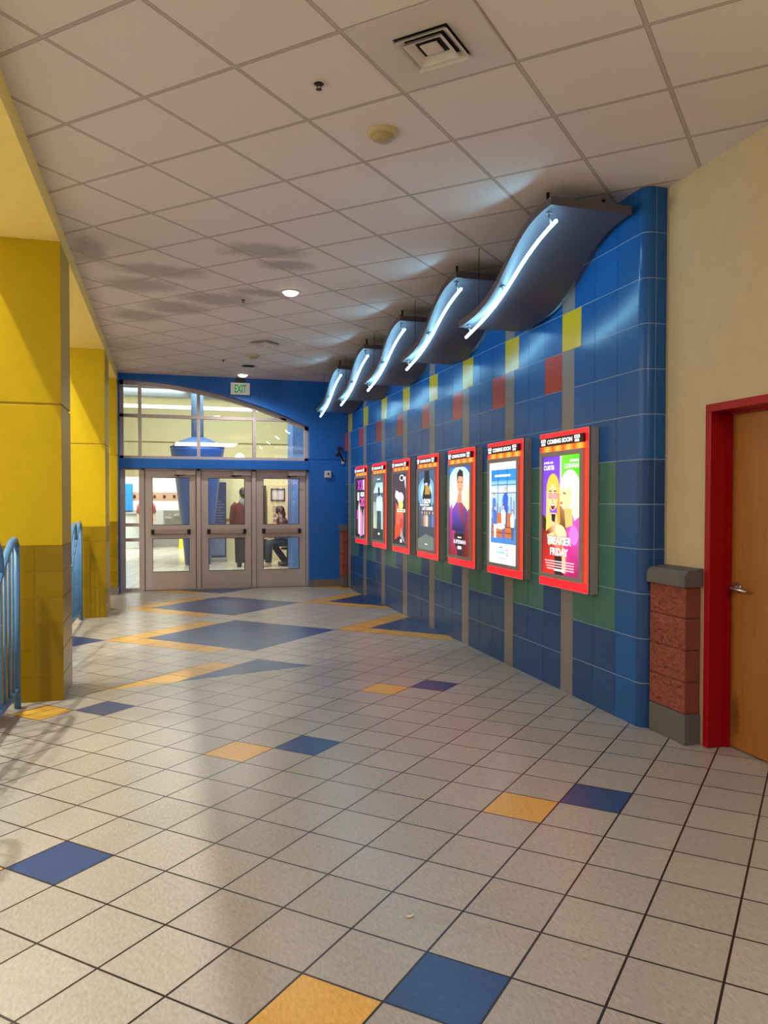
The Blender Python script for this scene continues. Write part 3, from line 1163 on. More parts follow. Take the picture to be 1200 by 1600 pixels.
def art_rocket(p):
    p.rect(0, 0, 1, 1, [(30, 20, 26), (30, 24, 26), (60, 46, 62), (70, 56, 74)])
    p.poly([(0.1, 0.05), (0.35, 0.1), (0.45, 0.5), (0.2, 0.6)], [(200, 40, 30), (225, 60, 40), (250, 140, 60), (200, 50, 60)])
    p.poly([(0.35, 0.1), (0.8, 0.16), (0.78, 0.5), (0.4, 0.6)], [(190, 50, 40), (120, 40, 40), (240, 110, 70), (230, 130, 110)])
    for (cx, cy, rx, ry, c_) in ((0.55, 0.66, 0.25, 0.08, (225, 200, 205)), (0.3, 0.7, 0.16, 0.06, (235, 210, 225)), (0.6, 0.56, 0.16, 0.06, (245, 220, 110)), (0.45, 0.38, 0.15, 0.05, (235, 90, 80)), (0.65, 0.3, 0.14, 0.08, (190, 60, 60)), (0.3, 0.22, 0.18, 0.07, (215, 70, 40))):
        p.ell(cx, cy, rx, ry, c_)
    p.poly([(0.52, 0.12), (0.92, 0.02), (0.62, 0.24)], (160, 150, 150))
    p.ell(0.66, 0.94, 0.17, 0.045, (240, 240, 245))
    p.ell(0.66, 0.94, 0.12, 0.03, (50, 40, 54))
    p.poly([(0.84, 0.95), (1, 0.96), (1, 0.75), (0.92, 0.8)], (225, 222, 230))
    p.poly([(0.2, 0.78), (0.34, 0.7), (0.2, 0.68)], (230, 215, 230))
    p.rect(0.32, 0.46, 0.92, 0.5, (235, 240, 215))
    p.rect(0.36, 0.472, 0.6, 0.488, (120, 150, 60))
    p.rect(0.64, 0.472, 0.88, 0.488, (120, 150, 60))
    p.rect(0.54, 0.03, 0.68, 0.075, (235, 235, 235))


def art_walker(p):
    p.rect(0, 0, 1, 1, [(44, 50, 50), (60, 70, 70), (70, 90, 98), (90, 110, 116)])
    p.poly([(0.05, 0.74), (0.92, 0.74), (0.92, 0.9), (0.3, 0.9)], [(190, 215, 220), (200, 225, 230), (165, 200, 210), (150, 190, 200)])
    p.rect(0.05, 0.18, 0.4, 0.6, [(190, 215, 170), (150, 175, 165), (130, 155, 160), (140, 165, 160)])
    p.rect(0.7, 0.18, 0.98, 0.6, [(150, 175, 170), (190, 205, 190), (170, 200, 205), (140, 170, 178)])
    p.poly([(0.38, 0.12), (0.52, 0.12), (0.56, 0.4), (0.62, 0.12), (0.78, 0.12), (0.74, 0.5), (0.42, 0.5)], (52, 62, 66))
    p.poly([(0.34, 0.46), (0.84, 0.46), (0.9, 0.66), (0.7, 0.71), (0.46, 0.71), (0.34, 0.64)], [(175, 200, 218), (205, 222, 235), (220, 235, 245), (150, 180, 205), (120, 150, 185), (190, 212, 228)])
    p.rect(0.5, 0.69, 0.66, 0.8, (24, 26, 28))
    p.ell(0.57, 0.79, 0.08, 0.045, (22, 22, 24))
    p.poly([(0, 0.02), (0.9, 0.02), (0.9, 0.16), (0.3, 0.18), (0, 0.14)], (40, 46, 46))
    p.rect(0.42, 0.945, 0.68, 0.962, (235, 240, 240))
    p.rect(0.5, 0.09, 0.66, 0.12, (225, 232, 230))


def art_pink(p):
    p.rect(0, 0, 1, 1, (14, 10, 16))
    p.text('X', 0.2, 0.8, 0.5, 0.97, (225, 60, 215), 0.03)
    p.text('I', 0.56, 0.8, 0.72, 0.97, (190, 40, 190), 0.03)
    p.rect(0.8, 0.8, 0.96, 0.97, (240, 225, 240))
    p.rect(0.2, 0.62, 0.4, 0.76, (235, 235, 235))
    p.rect(0.54, 0.69, 0.96, 0.76, (235, 235, 240))
    p.rect(0.66, 0.71, 0.74, 0.745, (30, 24, 30))
    p.text('20', 0.5, 0.52, 0.98, 0.67, (240, 90, 190), 0.02)
    p.rect(0.12, 0.3, 0.28, 0.46, (190, 50, 170))
    p.poly([(0.3, 0.05), (0.5, 0.04), (0.56, 0.4), (0.4, 0.62), (0.3, 0.5)], (214, 205, 190))
    p.poly([(0.55, 0.02), (0.75, 0.03), (0.78, 0.36), (0.6, 0.5)], (225, 120, 200))
    p.poly([(0.8, 0.05), (1, 0.05), (1, 0.5), (0.88, 0.46)], (200, 190, 200))
    p.rect(0.15, 0.08, 0.3, 0.28, (90, 50, 90))
    p.rect(0.5, 0, 0.53, 0.3, (235, 235, 235))


def light_box(k, art, label):
    y0 = 5.175 + 1.115 * k
    y1 = y0 + PW
    yc = (y0 + y1) / 2
    X0 = 3.0
    t = thing('poster_light_box', (XW, yc, PZ0), label, 'poster', 'coming soon poster boxes on the blue wall')
    bm = bmesh.new()
    box(bm, X0 + 0.002, XW - 0.0005, y0, y1, PZ0, PZ0 + PH, 0.002)
    q = 0.006
    box(bm, X0 - 0.003, X0 + 0.01, y0, y0 + q, PZ0, PZ0 + PH)
    box(bm, X0 - 0.003, X0 + 0.01, y1 - q, y1, PZ0, PZ0 + PH)
    box(bm, X0 - 0.003, X0 + 0.01, y0, y1, PZ0, PZ0 + q)
    box(bm, X0 - 0.003, X0 + 0.01, y0, y1, PZ0 + PH - q, PZ0 + PH)
    obj('housing', bm, HOUSE, t)
    # glowing red face: deep red outside, hot orange where the tubes sit behind it
    bm = bmesh.new()
    col = bm.loops.layers.float_color.new('Col')
    RD, OR, YO = lin((235, 8, 22)), lin((255, 52, 14)), lin((255, 130, 44))
    za, zb, zc, zd = PZ0 + q, PZ0 + 0.075, 1.943, PZ0 + PH - q
    gx = X0 - 0.001

    def g(ya, yb, z0, z1, cs):
        quad(bm, [(gx, ya, z0), (gx, yb, z0), (gx, yb, z1), (gx, ya, z1)], cs, col)
    ys = [y0 + q, y0 + 0.05, y0 + 0.09, y1 - 0.09, y1 - 0.05, y1 - q]
    g(ys[0], ys[5], za, zb - 0.03, RD)
    g(ys[0], ys[5], zb - 0.03, zb, [RD, RD, RD, RD])
    zz = [zb + (2.0 - zb) * i / 10 for i in range(11)]
    for i in range(10):
        h0 = YO if i % 2 else OR
        h1 = OR if i % 2 else YO
        g(ys[0], ys[1], zz[i], zz[i + 1], [RD, OR, OR, RD])
        g(ys[1], ys[2], zz[i], zz[i + 1], [OR, h0, h1, OR])
        g(ys[4], ys[5], zz[i], zz[i + 1], [OR, RD, RD, OR])
    n = 8
    for i in range(n):
        ya, yb = ys[1] + (ys[4] - ys[1]) * i / n, ys[1] + (ys[4] - ys[1]) * (i + 1) / n
        a_, b_ = (YO, OR) if i % 2 else (OR, YO)
        g(ya, yb, 1.93, 2.0, [a_, b_, b_, a_])
    g(ys[0], ys[5], 2.0, zd, RD)
    obj('red_lit_face', bm, REDLIT, t, recalc=False)
    # raised inner frame round the sheet
    fx0, fx1 = X0 - 0.03, X0 - 0.0015
    a, b = yc - 0.352, yc + 0.352
    pa, pb, pz0, pz1 = yc - 0.305, yc + 0.305, 0.962, 1.903
    bm = bmesh.new()
    box(bm, fx0, fx1, a, pa, 0.925, 1.943, 0.002)
    box(bm, fx0, fx1, pb, b, 0.925, 1.943, 0.002)
    box(bm, fx0, fx1, pa, pb, 0.925, pz0, 0.002)
    box(bm, fx0, fx1, pa, pb, pz1, 1.943, 0.002)
    fr = obj('snap_frame', bm, SNAP, t)
    bm = bmesh.new()
    tube(bm, [(fx0 - 0.003, a + 0.02, 0.945), (fx0 + 0.004, a + 0.02, 0.945)], 0.007, 10)
    sub(fr, 'lock', bm, CHROME)
    p = Print(yc, pb - pa, pz0, pz1, fx0 + 0.012)
    art(p)
    obj('poster_sheet', p.bm, PRINT, t, recalc=False)
    # header
    bm = bmesh.new()
    box(bm, fx0, fx1, a, b, 1.988, 2.056, 0.002)
    hd = obj('header_panel', bm, BLK, t)
    p = Print(yc, b - a, 1.988, 2.056, fx0 - 0.0004)
    p.text('COMING SOON', 0.2, 0.22, 0.78, 0.76, WHT, 0.045)
    for c0 in (0.045, 0.83):
        p.rect(c0, 0.5, c0 + 0.115, 0.86, WHT)
        p.rect(c0 + 0.01, 0.12, c0 + 0.105, 0.4, WHT)
        p.rect(c0 + 0.025, 0.62, c0 + 0.05, 0.76, (20, 20, 22))
        p.rect(c0 + 0.065, 0.62, c0 + 0.09, 0.76, (20, 20, 22))
        p.rect(c0 + 0.03, 0.2, c0 + 0.085, 0.26, (20, 20, 22))
    sub(hd, 'header_lettering', p.bm, PRINT)
    return t


arts = [(art_girls, 'backlit violet and green poster of two women cheek to cheek, nearest the wooden door'),
        (art_locker, 'backlit mostly white and blue poster, second from the wooden door'),
        (art_sky, 'backlit blue, white and red poster of a dark-haired man'),
        (art_hook, 'backlit dark blue-grey poster with a hooded figure above white title lines'),
        (art_rocket, 'backlit dark poster with orange and pink figures'),
        (art_walker, 'backlit grey poster of a lone figure in a pale shirt'),
        (art_pink, 'backlit black and pink poster farthest along the blue wall')]
for k, (a_, lb) in enumerate(arts):
    light_box(k, a_, lb)

# ------------------------------------------------------------------ wave canopies with neon
WAVEM = mat('dark_grey_laminate', (82, 75, 84), 0.5, 0.0, var=0.03)
NEON = emitter('neon_white_blue', (150, 222, 255), 36.0)
WX0, WX1 = 2.43, 3.035
PROF = [(0, 3.492), (0.128, 3.492), (0.255, 3.435), (0.379, 3.333), (0.457, 3.24), (0.56, 3.15), (0.68, 3.085), (0.83, 3.05), (1.0, 3.043)]


def smooth(s):
    for (a, za), (b, zb) in zip(PROF, PROF[1:]):
        if s <= b:
            return za + (zb - za) * (s - a) / (b - a)
    return PROF[-1][1]


def wave_z(s):
    return sum(smooth(min(1, max(0, s + d))) * w_ for d, w_ in ((-0.07, 0.2), (-0.035, 0.2), (0, 0.2), (0.035, 0.2), (0.07, 0.2)))


WL = 1.70
NS = 40
SPAN = WL


def wave_part(bm, x0, x1, dz0, dz1, y0):
    rows_ = []
    for i in range(NS + 1):
        s = i / NS
        y = y0 + s * WL
        z = wave_z(s)
        sl = (wave_z(min(1, s + 0.01)) - wave_z(max(0, s - 0.01))) / (0.02 * WL)
        nl = math.sqrt(1 + sl * sl)
        ny, nz = -sl / nl, 1 / nl
        rows_.append([bm.verts.new((x, y + ny * d, z + nz * d)) for x, d in ((x0, dz0), (x1, dz0), (x1, dz1), (x0, dz1))])
    for a, b in zip(rows_, rows_[1:]):
        for k in range(4):
            f = bm.faces.new((a[k], a[(k + 1) % 4], b[(k + 1) % 4], b[k]))
            f.smooth = k in (0, 2)
    bm.faces.new(rows_[0][::-1])
    bm.faces.new(rows_[-1])


wy = 4.70
w0 = thing('wave_canopy', (2.7, wy, 3.3), 'grey wave canopy nearest the cream wall, with white neon tube', 'canopy light', 'neon wave canopies along the blue wall')
bm = bmesh.new()
wave_part(bm, WX0, WX1, 0.0, 0.055, wy)
pn = obj('wave_panel', bm, WAVEM, w0)
md = pn.modifiers.new('edge', 'EDGE_SPLIT')
md.split_angle = 0.9


def neon_pt(s):
    # the tube sags a touch straighter than the panel above it
    y = wy + 0.06 + s * (WL - 0.06)
    z = 0.45 * wave_z(0.03 + s * 0.97) + 0.55 * (3.492 + (3.043 - 3.492) * s) - 0.078
    return y, z


bm = bmesh.new()
NX = 2.50
pts = []
for i in range(33):
    y, z = neon_pt(i / 32)
    pts.append((NX, y, z))
tube(bm, pts, 0.0112, 10)
obj('neon_tube', bm, NEON, w0)
BRK = mat('grey_bracket', (120, 126, 130), 0.4, 0.5)
for s in (0.04, 0.5, 0.93):
    bm = bmesh.new()
    y, z = neon_pt(s)
    zt = wave_z((y - wy) / WL)
    tube(bm, [(NX - 0.02, y, zt + 0.004), (NX - 0.02, y, (z + zt) / 2), (NX, y, z + 0.012)], 0.009, 8)
    tube(bm, [(NX - 0.02, y, zt + 0.003), (NX - 0.02, y, zt - 0.012)], 0.02, 12)
    obj('tube_bracket', bm, BRK, w0)
for (hx_, hs) in ((2.52, 0.13), (2.95, 0.13), (2.52, 0.86), (2.95, 0.86)):
    bm = bmesh.new()
    zt = wave_z(hs) + 0.05
    tube(bm, [(hx_, wy + hs * WL, zt), (hx_, wy + hs * WL, ZC + 0.002)], 0.012 if hs < 0.5 else 0.003, 8)
    obj('hanger_rod', bm, BLACKG, w0)
wl = ['second grey wave canopy from the cream wall, with neon tube', 'middle of the five wave canopies with neon tube', 'fourth wave canopy, between the middle one and the farthest', 'farthest wave canopy, by the blue end wall']
for i, y in enumerate((6.46, 8.17, 9.79, 11.43)):
    dup(w0, (0, y - wy, 0), wl[i])

# ------------------------------------------------------------------ ceiling fixtures
WHITEM = mat('white_metal', (206, 198, 190), 0.5, var=0.02)
VENTD = mat('dark_duct', (34, 34, 40), 0.8, var=0)


def downlight(x, y, label):
    t = thing('ceiling_downlight', (x, y, ZC), label, 'ceiling light', 'recessed downlights')
    bm = bmesh.new()
    lathe(bm, [(0.075, ZC + 0.004), (0.105, ZC + 0.002), (0.105, ZC - 0.006), (0.08, ZC - 0.01), (0.075, ZC - 0.004)], x, y, capped=False)
    obj('trim_ring', bm, WHITEM, t)
    bm = bmesh.new()
    lathe(bm, [(0.08, ZC - 0.004), (0.06, ZC - 0.03), (0.03, ZC - 0.042), (0.0001, ZC - 0.045)], x, y, capped=False)
    obj('lens', bm, emitter('downlight_lens', (255, 250, 240), 9.0), t)


downlight(1.215, 7.98, 'lit round downlight in the middle of the ceiling')
downlight(1.239, 13.45, 'lit round downlight close to the exit sign')


def oriented(bm, x, y, dz=0.0, ang=PI / 4):
    bmesh.ops.transform(bm, matrix=Matrix.Translation((x, y, ZC + dz)) @ Matrix.Rotation(ang, 4, 'Z'), verts=bm.verts[:])


def diffuser(x, y, label, half=0.138, panel=0.295):
    t = thing('air_diffuser', (x, y, ZC), label, 'vent', 'square ceiling air diffusers')
    bm = bmesh.new()
    h = half
    for (q, a, b) in ((0, -1, 1),):
        box(bm, -panel, panel, h, panel, -0.012, -0.0005)
        box(bm, -panel, panel, -panel, -h, -0.012, -0.0005)
        box(bm, -panel, -h, -h, h, -0.012, -0.0005)
        box(bm, h, panel, -h, h, -0.012, -0.0005)
    oriented(bm, x, y)
    obj('face_plate', bm, WHITEM, t)
    bm = bmesh.new()
    box(bm, -h, h, -h, h, -0.003, -0.0005)
    oriented(bm, x, y)
    obj('dark_throat', bm, VENTD, t)
    for (o_, i_) in ((0.97, 0.72), (0.68, 0.46), (0.42, 0.0)):
        bm = bmesh.new()
        ro, ri = h * o_, h * i_
        zo, zi = -0.034, -0.008
        if i_ == 0:
            box(bm, -ro * 0.75, ro * 0.75, -ro * 0.75, ro * 0.75, -0.02, -0.012, 0.003)
        else:
            A = [bm.verts.new((sx * ro * 0.86, sy * ro * 0.86, zi)) for sx, sy in ((-1, -1), (1, -1), (1, 1), (-1, 1))]
            B = [bm.verts.new((sx * ro, sy * ro, zo)) for sx, sy in ((-1, -1), (1, -1), (1, 1), (-1, 1))]
            Cc = [bm.verts.new((sx * (ro + 0.006), sy * (ro + 0.006), zo)) for sx, sy in ((-1, -1), (1, -1), (1, 1), (-1, 1))]
            D = [bm.verts.new((sx * ri, sy * ri, zi + 0.001)) for sx, sy in ((-1, -1), (1, -1), (1, 1), (-1, 1))]
            for a in range(4):
                b = (a + 1) % 4
                bm.faces.new((D[a], D[b], B[b], B[a]))
                bm.faces.new((B[a], B[b], Cc[b], Cc[a]))
                bm.faces.new((Cc[a], Cc[b], A[b], A[a]))
        oriented(bm, x, y)
        obj('louver', bm, WHITEM, t)


diffuser(1.19, 3.49, 'square white air diffuser with stepped louvers, nearest in the ceiling')
diffuser(1.265, 10.6, 'square air diffuser in the far part of the ceiling')
t = thing('return_grille', (1.238, 12.5, ZC), 'small dark round vent between the far smoke detector and downlight', 'vent')
bm = bmesh.new()
lathe(bm, [(0.10, ZC + 0.002), (0.14, ZC), (0.14, ZC - 0.008), (0.11, ZC - 0.012)], 1.238, 12.5, capped=False)
obj('rim', bm, WHITEM, t)
bm = bmesh.new()
lathe(bm, [(0.11, ZC - 0.003), (0.0001, ZC - 0.003)], 1.238, 12.5, capped=False)
for k in range(-3, 4):
    hw = math.sqrt(0.105 ** 2 - (k * 0.028) ** 2)
    box(bm, 1.238 - hw, 1.238 + hw, 12.5 + k * 0.028 - 0.004, 12.5 + k * 0.028 + 0.004, ZC - 0.01, ZC - 0.004)
obj('grille', bm, VENTD, t)


def sprinkler(x, y, label):
    t = thing('fire_sprinkler', (x, y, ZC), label, 'sprinkler', 'ceiling sprinkler heads')
    bm = bmesh.new()
    lathe(bm, [(0.028, ZC + 0.003), (0.042, ZC - 0.001), (0.036, ZC - 0.005), (0.026, ZC - 0.004)], x, y, 20, capped=False)
    obj('escutcheon', bm, WHITEM, t)
    bm = bmesh.new()
    lathe(bm, [(0.027, ZC - 0.003), (0.0001, ZC - 0.004)], x, y, 16, capped=False)
    lathe(bm, [(0.010, ZC - 0.002), (0.008, ZC - 0.014), (0.003, ZC - 0.016)], x, y, 12)
    for q in (-1, 1):
        tube(bm, [(x + 0.008 * q, y, ZC - 0.004), (x + 0.012 * q, y, ZC - 0.016), (x + 0.003 * q, y, ZC - 0.03)], 0.0025, 6)
    lathe(bm, [(0.003, ZC - 0.03), (0.016, ZC - 0.031), (0.016, ZC - 0.033), (0.003, ZC - 0.034)], x, y, 12)
    obj('sprinkler_head', bm, mat('dark_brass', (84, 70, 52), 0.4, 0.7), t)


sprinkler(0.75, 3.97, 'fire sprinkler head nearest in the ceiling')
sprinkler(0.783, 8.43, 'fire sprinkler head beside the middle downlight')
sprinkler(0.828, 12.1, 'fire sprinkler head far back near the exit sign')


def smoke(x, y, label):
    t = thing('smoke_detector', (x, y, ZC), label, 'smoke detector', 'round smoke detectors')
    m1 = mat('aged_white_plastic', (196, 178, 130), 0.5, var=0.03)
    bm = bmesh.new()
    lathe(bm, [(0.09, ZC + 0.002), (0.09, ZC - 0.018), (0.075, ZC - 0.024), (0.0001, ZC - 0.024)], x, y, 28, capped=False)
    obj('base', bm, m1, t)
    bm = bmesh.new()
    lathe(bm, [(0.06, ZC - 0.022), (0.058, ZC - 0.045), (0.04, ZC - 0.055), (0.0001, ZC - 0.056)], x, y, 28, capped=False)
    obj('sensor_head', bm, mat('aged_plastic_dark', (168, 150, 108), 0.5), t)


smoke(1.198, 4.384, 'round cream smoke detector nearest in the ceiling')
smoke(1.223, 11.6, 'round cream smoke detector beyond the far air diffuser')

# ------------------------------------------------------------------ exit sign, alarm, wall fittings
ex = thing('exit_sign', (1.228, YE, 3.47), 'green lettered EXIT sign hung high on the blue end wall', 'exit sign')
bm = bmesh.new()
box(bm, 1.064, 1.392, YE - 0.05, YE - 0.001, 3.368, 3.572, 0.004)
obj('sign_plate', bm, mat('brushed_silver', (226, 226, 220), 0.45, 0.1), ex)
bm = bmesh.new()
vs, fs = text_geo('EXIT', 0.03)
V = [bm.verts.new((1.13 + 0.2 * a, YE - 0.0515, 3.40 + 0.14 * b)) for a, b in vs]
for f in fs:
    bm.faces.new([V[i] for i in f])
obj('sign_lettering', bm, mat('exit_green', (4, 110, 52), 0.4, var=0, emit=(6, 150, 70), estr=0.5), ex)
bm = bmesh.new()
box(bm, 1.15, 1.31, YE - 0.03, YE - 0.01, 3.565, ZC + 0.001)
obj('mount', bm, BLACKG, ex)
al = thing('alarm_strobe', (2.766, YE, 2.0), 'small square white alarm sounder right of the doors', 'alarm')
bm = bmesh.new()
box(bm, 2.705, 2.825, YE - 0.045, YE - 0.001, 1.95, 2.075, 0.012)
obj('housing', bm, mat('off_white_plastic', (196, 188, 186), 0.4), al)
bm = bmesh.new()
ball(bm, (2.768, YE - 0.045, 2.02), (0.018, 0.012, 0.018))
obj('lens', bm, BLACKG, al)
sc = thing('security_camera', (2.96, YE, 2.3), 'black twin-eyed security camera in the far blue corner', 'camera')
bm = bmesh.new()
box(bm, 3.02, 3.07, YE - 0.04, YE - 0.001, 2.2, 2.3, 0.004)
obj('junction_box', bm, mat('off_white_plastic', (196, 188, 186), 0.4), sc)
bm = bmesh.new()
tube(bm, [(3.045, YE - 0.04, 2.25), (2.97, YE - 0.13, 2.36), (2.94, YE - 0.12, 2.42), (2.985, YE - 0.02, 2.49)], 0.014, 8)
obj('arm', bm, BLACKG, sc)
for (x, z) in ((2.925, 2.36), (2.955, 2.465)):
    bm = bmesh.new()
    ball(bm, (x, YE - 0.13, z), (0.045, 0.05, 0.04))
    tube(bm, [(x, YE - 0.16, z - 0.01), (x - 0.01, YE - 0.2, z - 0.02)], 0.03, 14)
    obj('camera_head', bm, mat('black_plastic', (18, 18, 20), 0.35, var=0), sc)

# ------------------------------------------------------------------ blue railings between the pillars
RAIL = mat('blue_railing_paint', (76, 128, 176), 0.35, var=0.03)
RXX = -1.07
TOPS = [(-2.35, 0.26), (-1.9, 0.40), (-1.4, 0.60), (-1.0, 0.82), (-0.62, 1.03), (-0.36, 1.17), (-0.18, 1.245), (-0.06, 1.258), (0.0, 1.215)]


def top_z(s):
    for (a, za), (b, zb) in zip(TOPS, TOPS[1:]):
        if s <= b:
            return za + (zb - za) * (s - a) / (b - a)
    return TOPS[-1][1]


def railing(y_lo, y_hi, label):
    t = thing('railing', (RXX, y_hi, 0), label, 'railing', 'blue tube railings between the yellow pillars')
    ends = []
    y = y_hi
    first = True
    while y > y_lo + 0.4:
        ends.append(y)
        y -= 1.85 if not first else 0.62
        first = False
    ends_l = ends
    for i, ye in enumerate(ends_l):
        bm = bmesh.new()
        pts = []
        for k in range(41):
            s = -2.35 + 2.35 * k / 40
            if ye + s < y_lo:
                continue
            pts.append((RXX, ye + s, top_z(s)))
        if i > 0:
            pts += [(RXX, ye + 0.035, 1.15), (RXX, ye + 0.04, 1.05)]
        tube(bm, pts, 0.024, 12)
        obj('wave_rail', bm, RAIL, t)
    bm = bmesh.new()
    tube(bm, [(RXX, y_hi, 0), (RXX, y_hi, 1.22)], 0.024, 14)
    obj('end_post', bm, RAIL, t)
    bm = bmesh.new()
    tube(bm, [(RXX, y_lo, 0), (RXX, y_lo, 0.9)], 0.024, 14)
    obj('end_post', bm, RAIL, t)
    bm = bmesh.new()
    tube(bm, [(RXX, y_lo, 0.13), (RXX, y_hi + 0.02, 0.13)], 0.022, 12)
    obj('bottom_rail', bm, RAIL, t)
    y = y_hi - 0.15
    while y > y_lo + 0.05:
        zt = max([top_z(y - e) for e in ends_l if -2.3 < y - e <= 0.0] or [0.4])
        bm = bmesh.new()
        tube(bm, [(RXX, y, 0.13), (RXX, y, zt)], 0.0095, 8)
        obj('baluster', bm, RAIL, t)
        y -= 0.15
    return t


railing(1.6, 6.36, 'blue wave-topped railing at the left edge, in front of the nearest yellow pillar')
railing(7.2, 10.86, 'blue wave-topped railing between the first and second yellow pillars')

# a low red litter bin beyond the railing
bn = thing('litter_bin', (-1.38, 6.0, 0), 'low red bin with white rim behind the left railing', 'bin')
bm = bmesh.new()
box(bm, -1.6, -1.165, 5.75, 6.2, 0, 0.5, 0.02)
obj('body', bm, mat('red_plastic', (150, 22, 30), 0.4), bn)
bm = bmesh.new()
box(bm, -1.61, -1.155, 5.74, 6.21, 0.5, 0.53, 0.006)
obj('rim', bm, mat('white_rim', (226, 222, 214), 0.4), bn)
# small scrap on the floor
bm = bmesh.new()
bmesh.ops.create_grid(bm, x_segments=4, y_segments=3, size=1.0)
for v in bm.verts:
    v.co = Vector((0.86 + v.co.x * 0.013 + v.co.y * 0.004, 2.755 + v.co.y * 0.007, 0.002 + 0.004 * abs(v.co.x) + random.uniform(0, 0.002)))
so = bmesh.ops.solidify(bm, geom=bm.faces[:], thickness=0.001)
tag(obj('paper_scrap', bm, mat('cream_paper', (226, 210, 176), 0.7)), 'tiny cream paper scrap lying on the grey floor tiles', 'litter')

# ------------------------------------------------------------------ lobby behind the glass
LF = bpy.data.materials.new('lobby_tile')
LF.use_nodes = True
t = NT(LF)
co = t.coord()
br = t.n('ShaderNodeTexBrick')
br.offset = 0.0
br.inputs['Scale'].default_value = 1.0
br.inputs['Brick Width'].default_value = 0.61
br.inputs['Row Height'].default_value = 0.61
br.inputs['Mortar Size'].default_value = 0.01
br.inputs['Color1'].default_value = lin((196, 190, 172))
br.inputs['Color2'].default_value = lin((184, 178, 162))
br.inputs['Mortar'].default_value = lin((120, 116, 106))
mp = t.n('ShaderNodeMapping')
mp.inputs['Rotation'].default_value = (0, 0, 0.25)
t.l(co, mp.inputs[0])
t.l(mp.outputs[0], br.inputs['Vector'])
t.l(br.outputs[0], t.bsdf().inputs['Base Color'])
t.bsdf().inputs['Roughness'].default_value = 0.22
bm = bmesh.new()
box(bm, -7, 9, YD + 0.08, 29, -0.1, 0.0)
struct('lobby_floor', bm, LF, 'pale polished tile floor of the lobby behind the glass', 'floor')
LCREAM = mat('lobby_cream_paint', (222, 214, 168), 0.6, var=0.02)
LWHITE = mat('lobby_white_tile', (214, 214, 208), 0.35, var=0.02)
GREYB = mat('lobby_greyblue_paint', (136, 146, 150), 0.6, var=0.02)
# bulkhead with cove above, full width
bm = bmesh.new()
box(bm, -7, 9, 22.0, 22.3, 2.17, 3.03)
box(bm, -7, 9, 22.06, 22.3, 3.03, 3.12)
box(bm, -7, 9, 22.0, 22.3, 3.12, 4.0)
box(bm, -7, 9, 21.97, 22.3, 2.72, 2.78)
struct('lobby_bulkhead', bm, LCREAM, 'cream bulkhead with a ledge seen through the arched window', 'wall')
bm = bmesh.new()
box(bm, -7, 9, 22.9, 23.1, 3.6, 4.4)
struct('lobby_cove_wall', bm, LCREAM, 'cream wall glowing behind the lit lobby cove', 'wall')
bm = bmesh.new()
box(bm, -7, 9, 22.42, 22.5, 4.0, 4.14)
cove = tag(obj('cove_light', bm, emitter('cove_tube', (255, 255, 246), 3.2)), 'long white fluorescent cove strip above the lobby bulkhead', 'light')
bm = bmesh.new()
box(bm, -7, 9, 22.6, 23.1, 4.4, 5.2)
struct('lobby_upper_wall', bm, GREYB, 'grey-blue band of wall above the lobby cove', 'wall')
bm = bmesh.new()
box(bm, -7, 9, YD + 0.15, 29, 5.1, 5.3)
struct('lobby_ceiling', bm, mat('lobby_ceiling_paint', (190, 192, 186), 0.8), 'pale lobby ceiling behind the glass', 'ceiling')
# far back wall at left with brown band
bm = bmesh.new()
col = bm.loops.layers.float_color.new('Col')
n0 = 0
for (za, zb, c_) in ((0, 0.68, (150, 148, 144)), (0.68, 1.22, (176, 178, 178)), (1.22, 1.52, (214, 216, 212)), (1.52, 1.80, (176, 138, 112)), (1.80, 5.2, (208, 208, 198))):
    box(bm, -7, 2.0, 27.0, 27.2, za, zb)
    bm.faces.ensure_lookup_table()
    for f in bm.faces[n0:]:
        for lp in f.loops:
            lp[col] = lin(c_)
    n0 = len(bm.faces)
for k in range(-14, 6):
    x = -0.38 + k * 0.31
    if x > 1.8:
        continue
    box(bm, x - 0.04, x + 0.04, 26.99, 27.0, 1.61, 1.71)
    bm.faces.ensure_lookup_table()
    for f in bm.faces[n0:]:
        for lp in f.loops:
            lp[col] = lin((30, 26, 24))
    n0 = len(bm.faces)
struct('lobby_back_wall', bm, attr_mat('lobby_tile_wall', 0.4, 0.4, 0.03), 'white tiled lobby wall with a brown band of dark squares', 'wall')
# cream office wall on the right
bm = bmesh.new()
box(bm, 1.15, 9, 20.6, 20.75, 0, 2.5)
struct('lobby_office_wall', bm, LCREAM, 'cream lobby wall behind the person in the dark red coat', 'wall')
bm = bmesh.new()
box(bm, 1.15, 2.05, 20.57, 20.6, 1.02, 1.08, 0.004)
struct('trim_4', bm, mat('orange_wood_rail', (176, 112, 66), 0.5), 'orange wooden rail along the cream lobby wall', 'trim')
# near blue column at right
bm = bmesh.new()
box(bm, 2.68, 3.5, 17.35, 18.1, 0, 5.1, 0.01)
struct('lobby_blue_column', bm, mat('lobby_blue_paint', (70, 112, 178), 0.45), 'square blue column right behind the right door', 'column')
for (xa, xb, nm) in ((-7.2, -7.0, 'left'), (9.0, 9.2, 'right')):
    bm = bmesh.new()
    box(bm, xa, xb, YD + 0.15, 29, 0, 5.2)
    struct('lobby_wall_' + nm, bm, LCREAM, '%s side wall of the lobby behind the glass' % nm, 'wall')
bm = bmesh.new()
box(bm, -7, -0.8, YD + 0.15, YD + 0.25, 0, 5.2)
box(bm, 3.3, 9, YD + 0.15, YD + 0.25, 0, 5.2)
struct('lobby_wall_front', bm, LCREAM, 'lobby side of the wall either side of the entrance', 'wall')

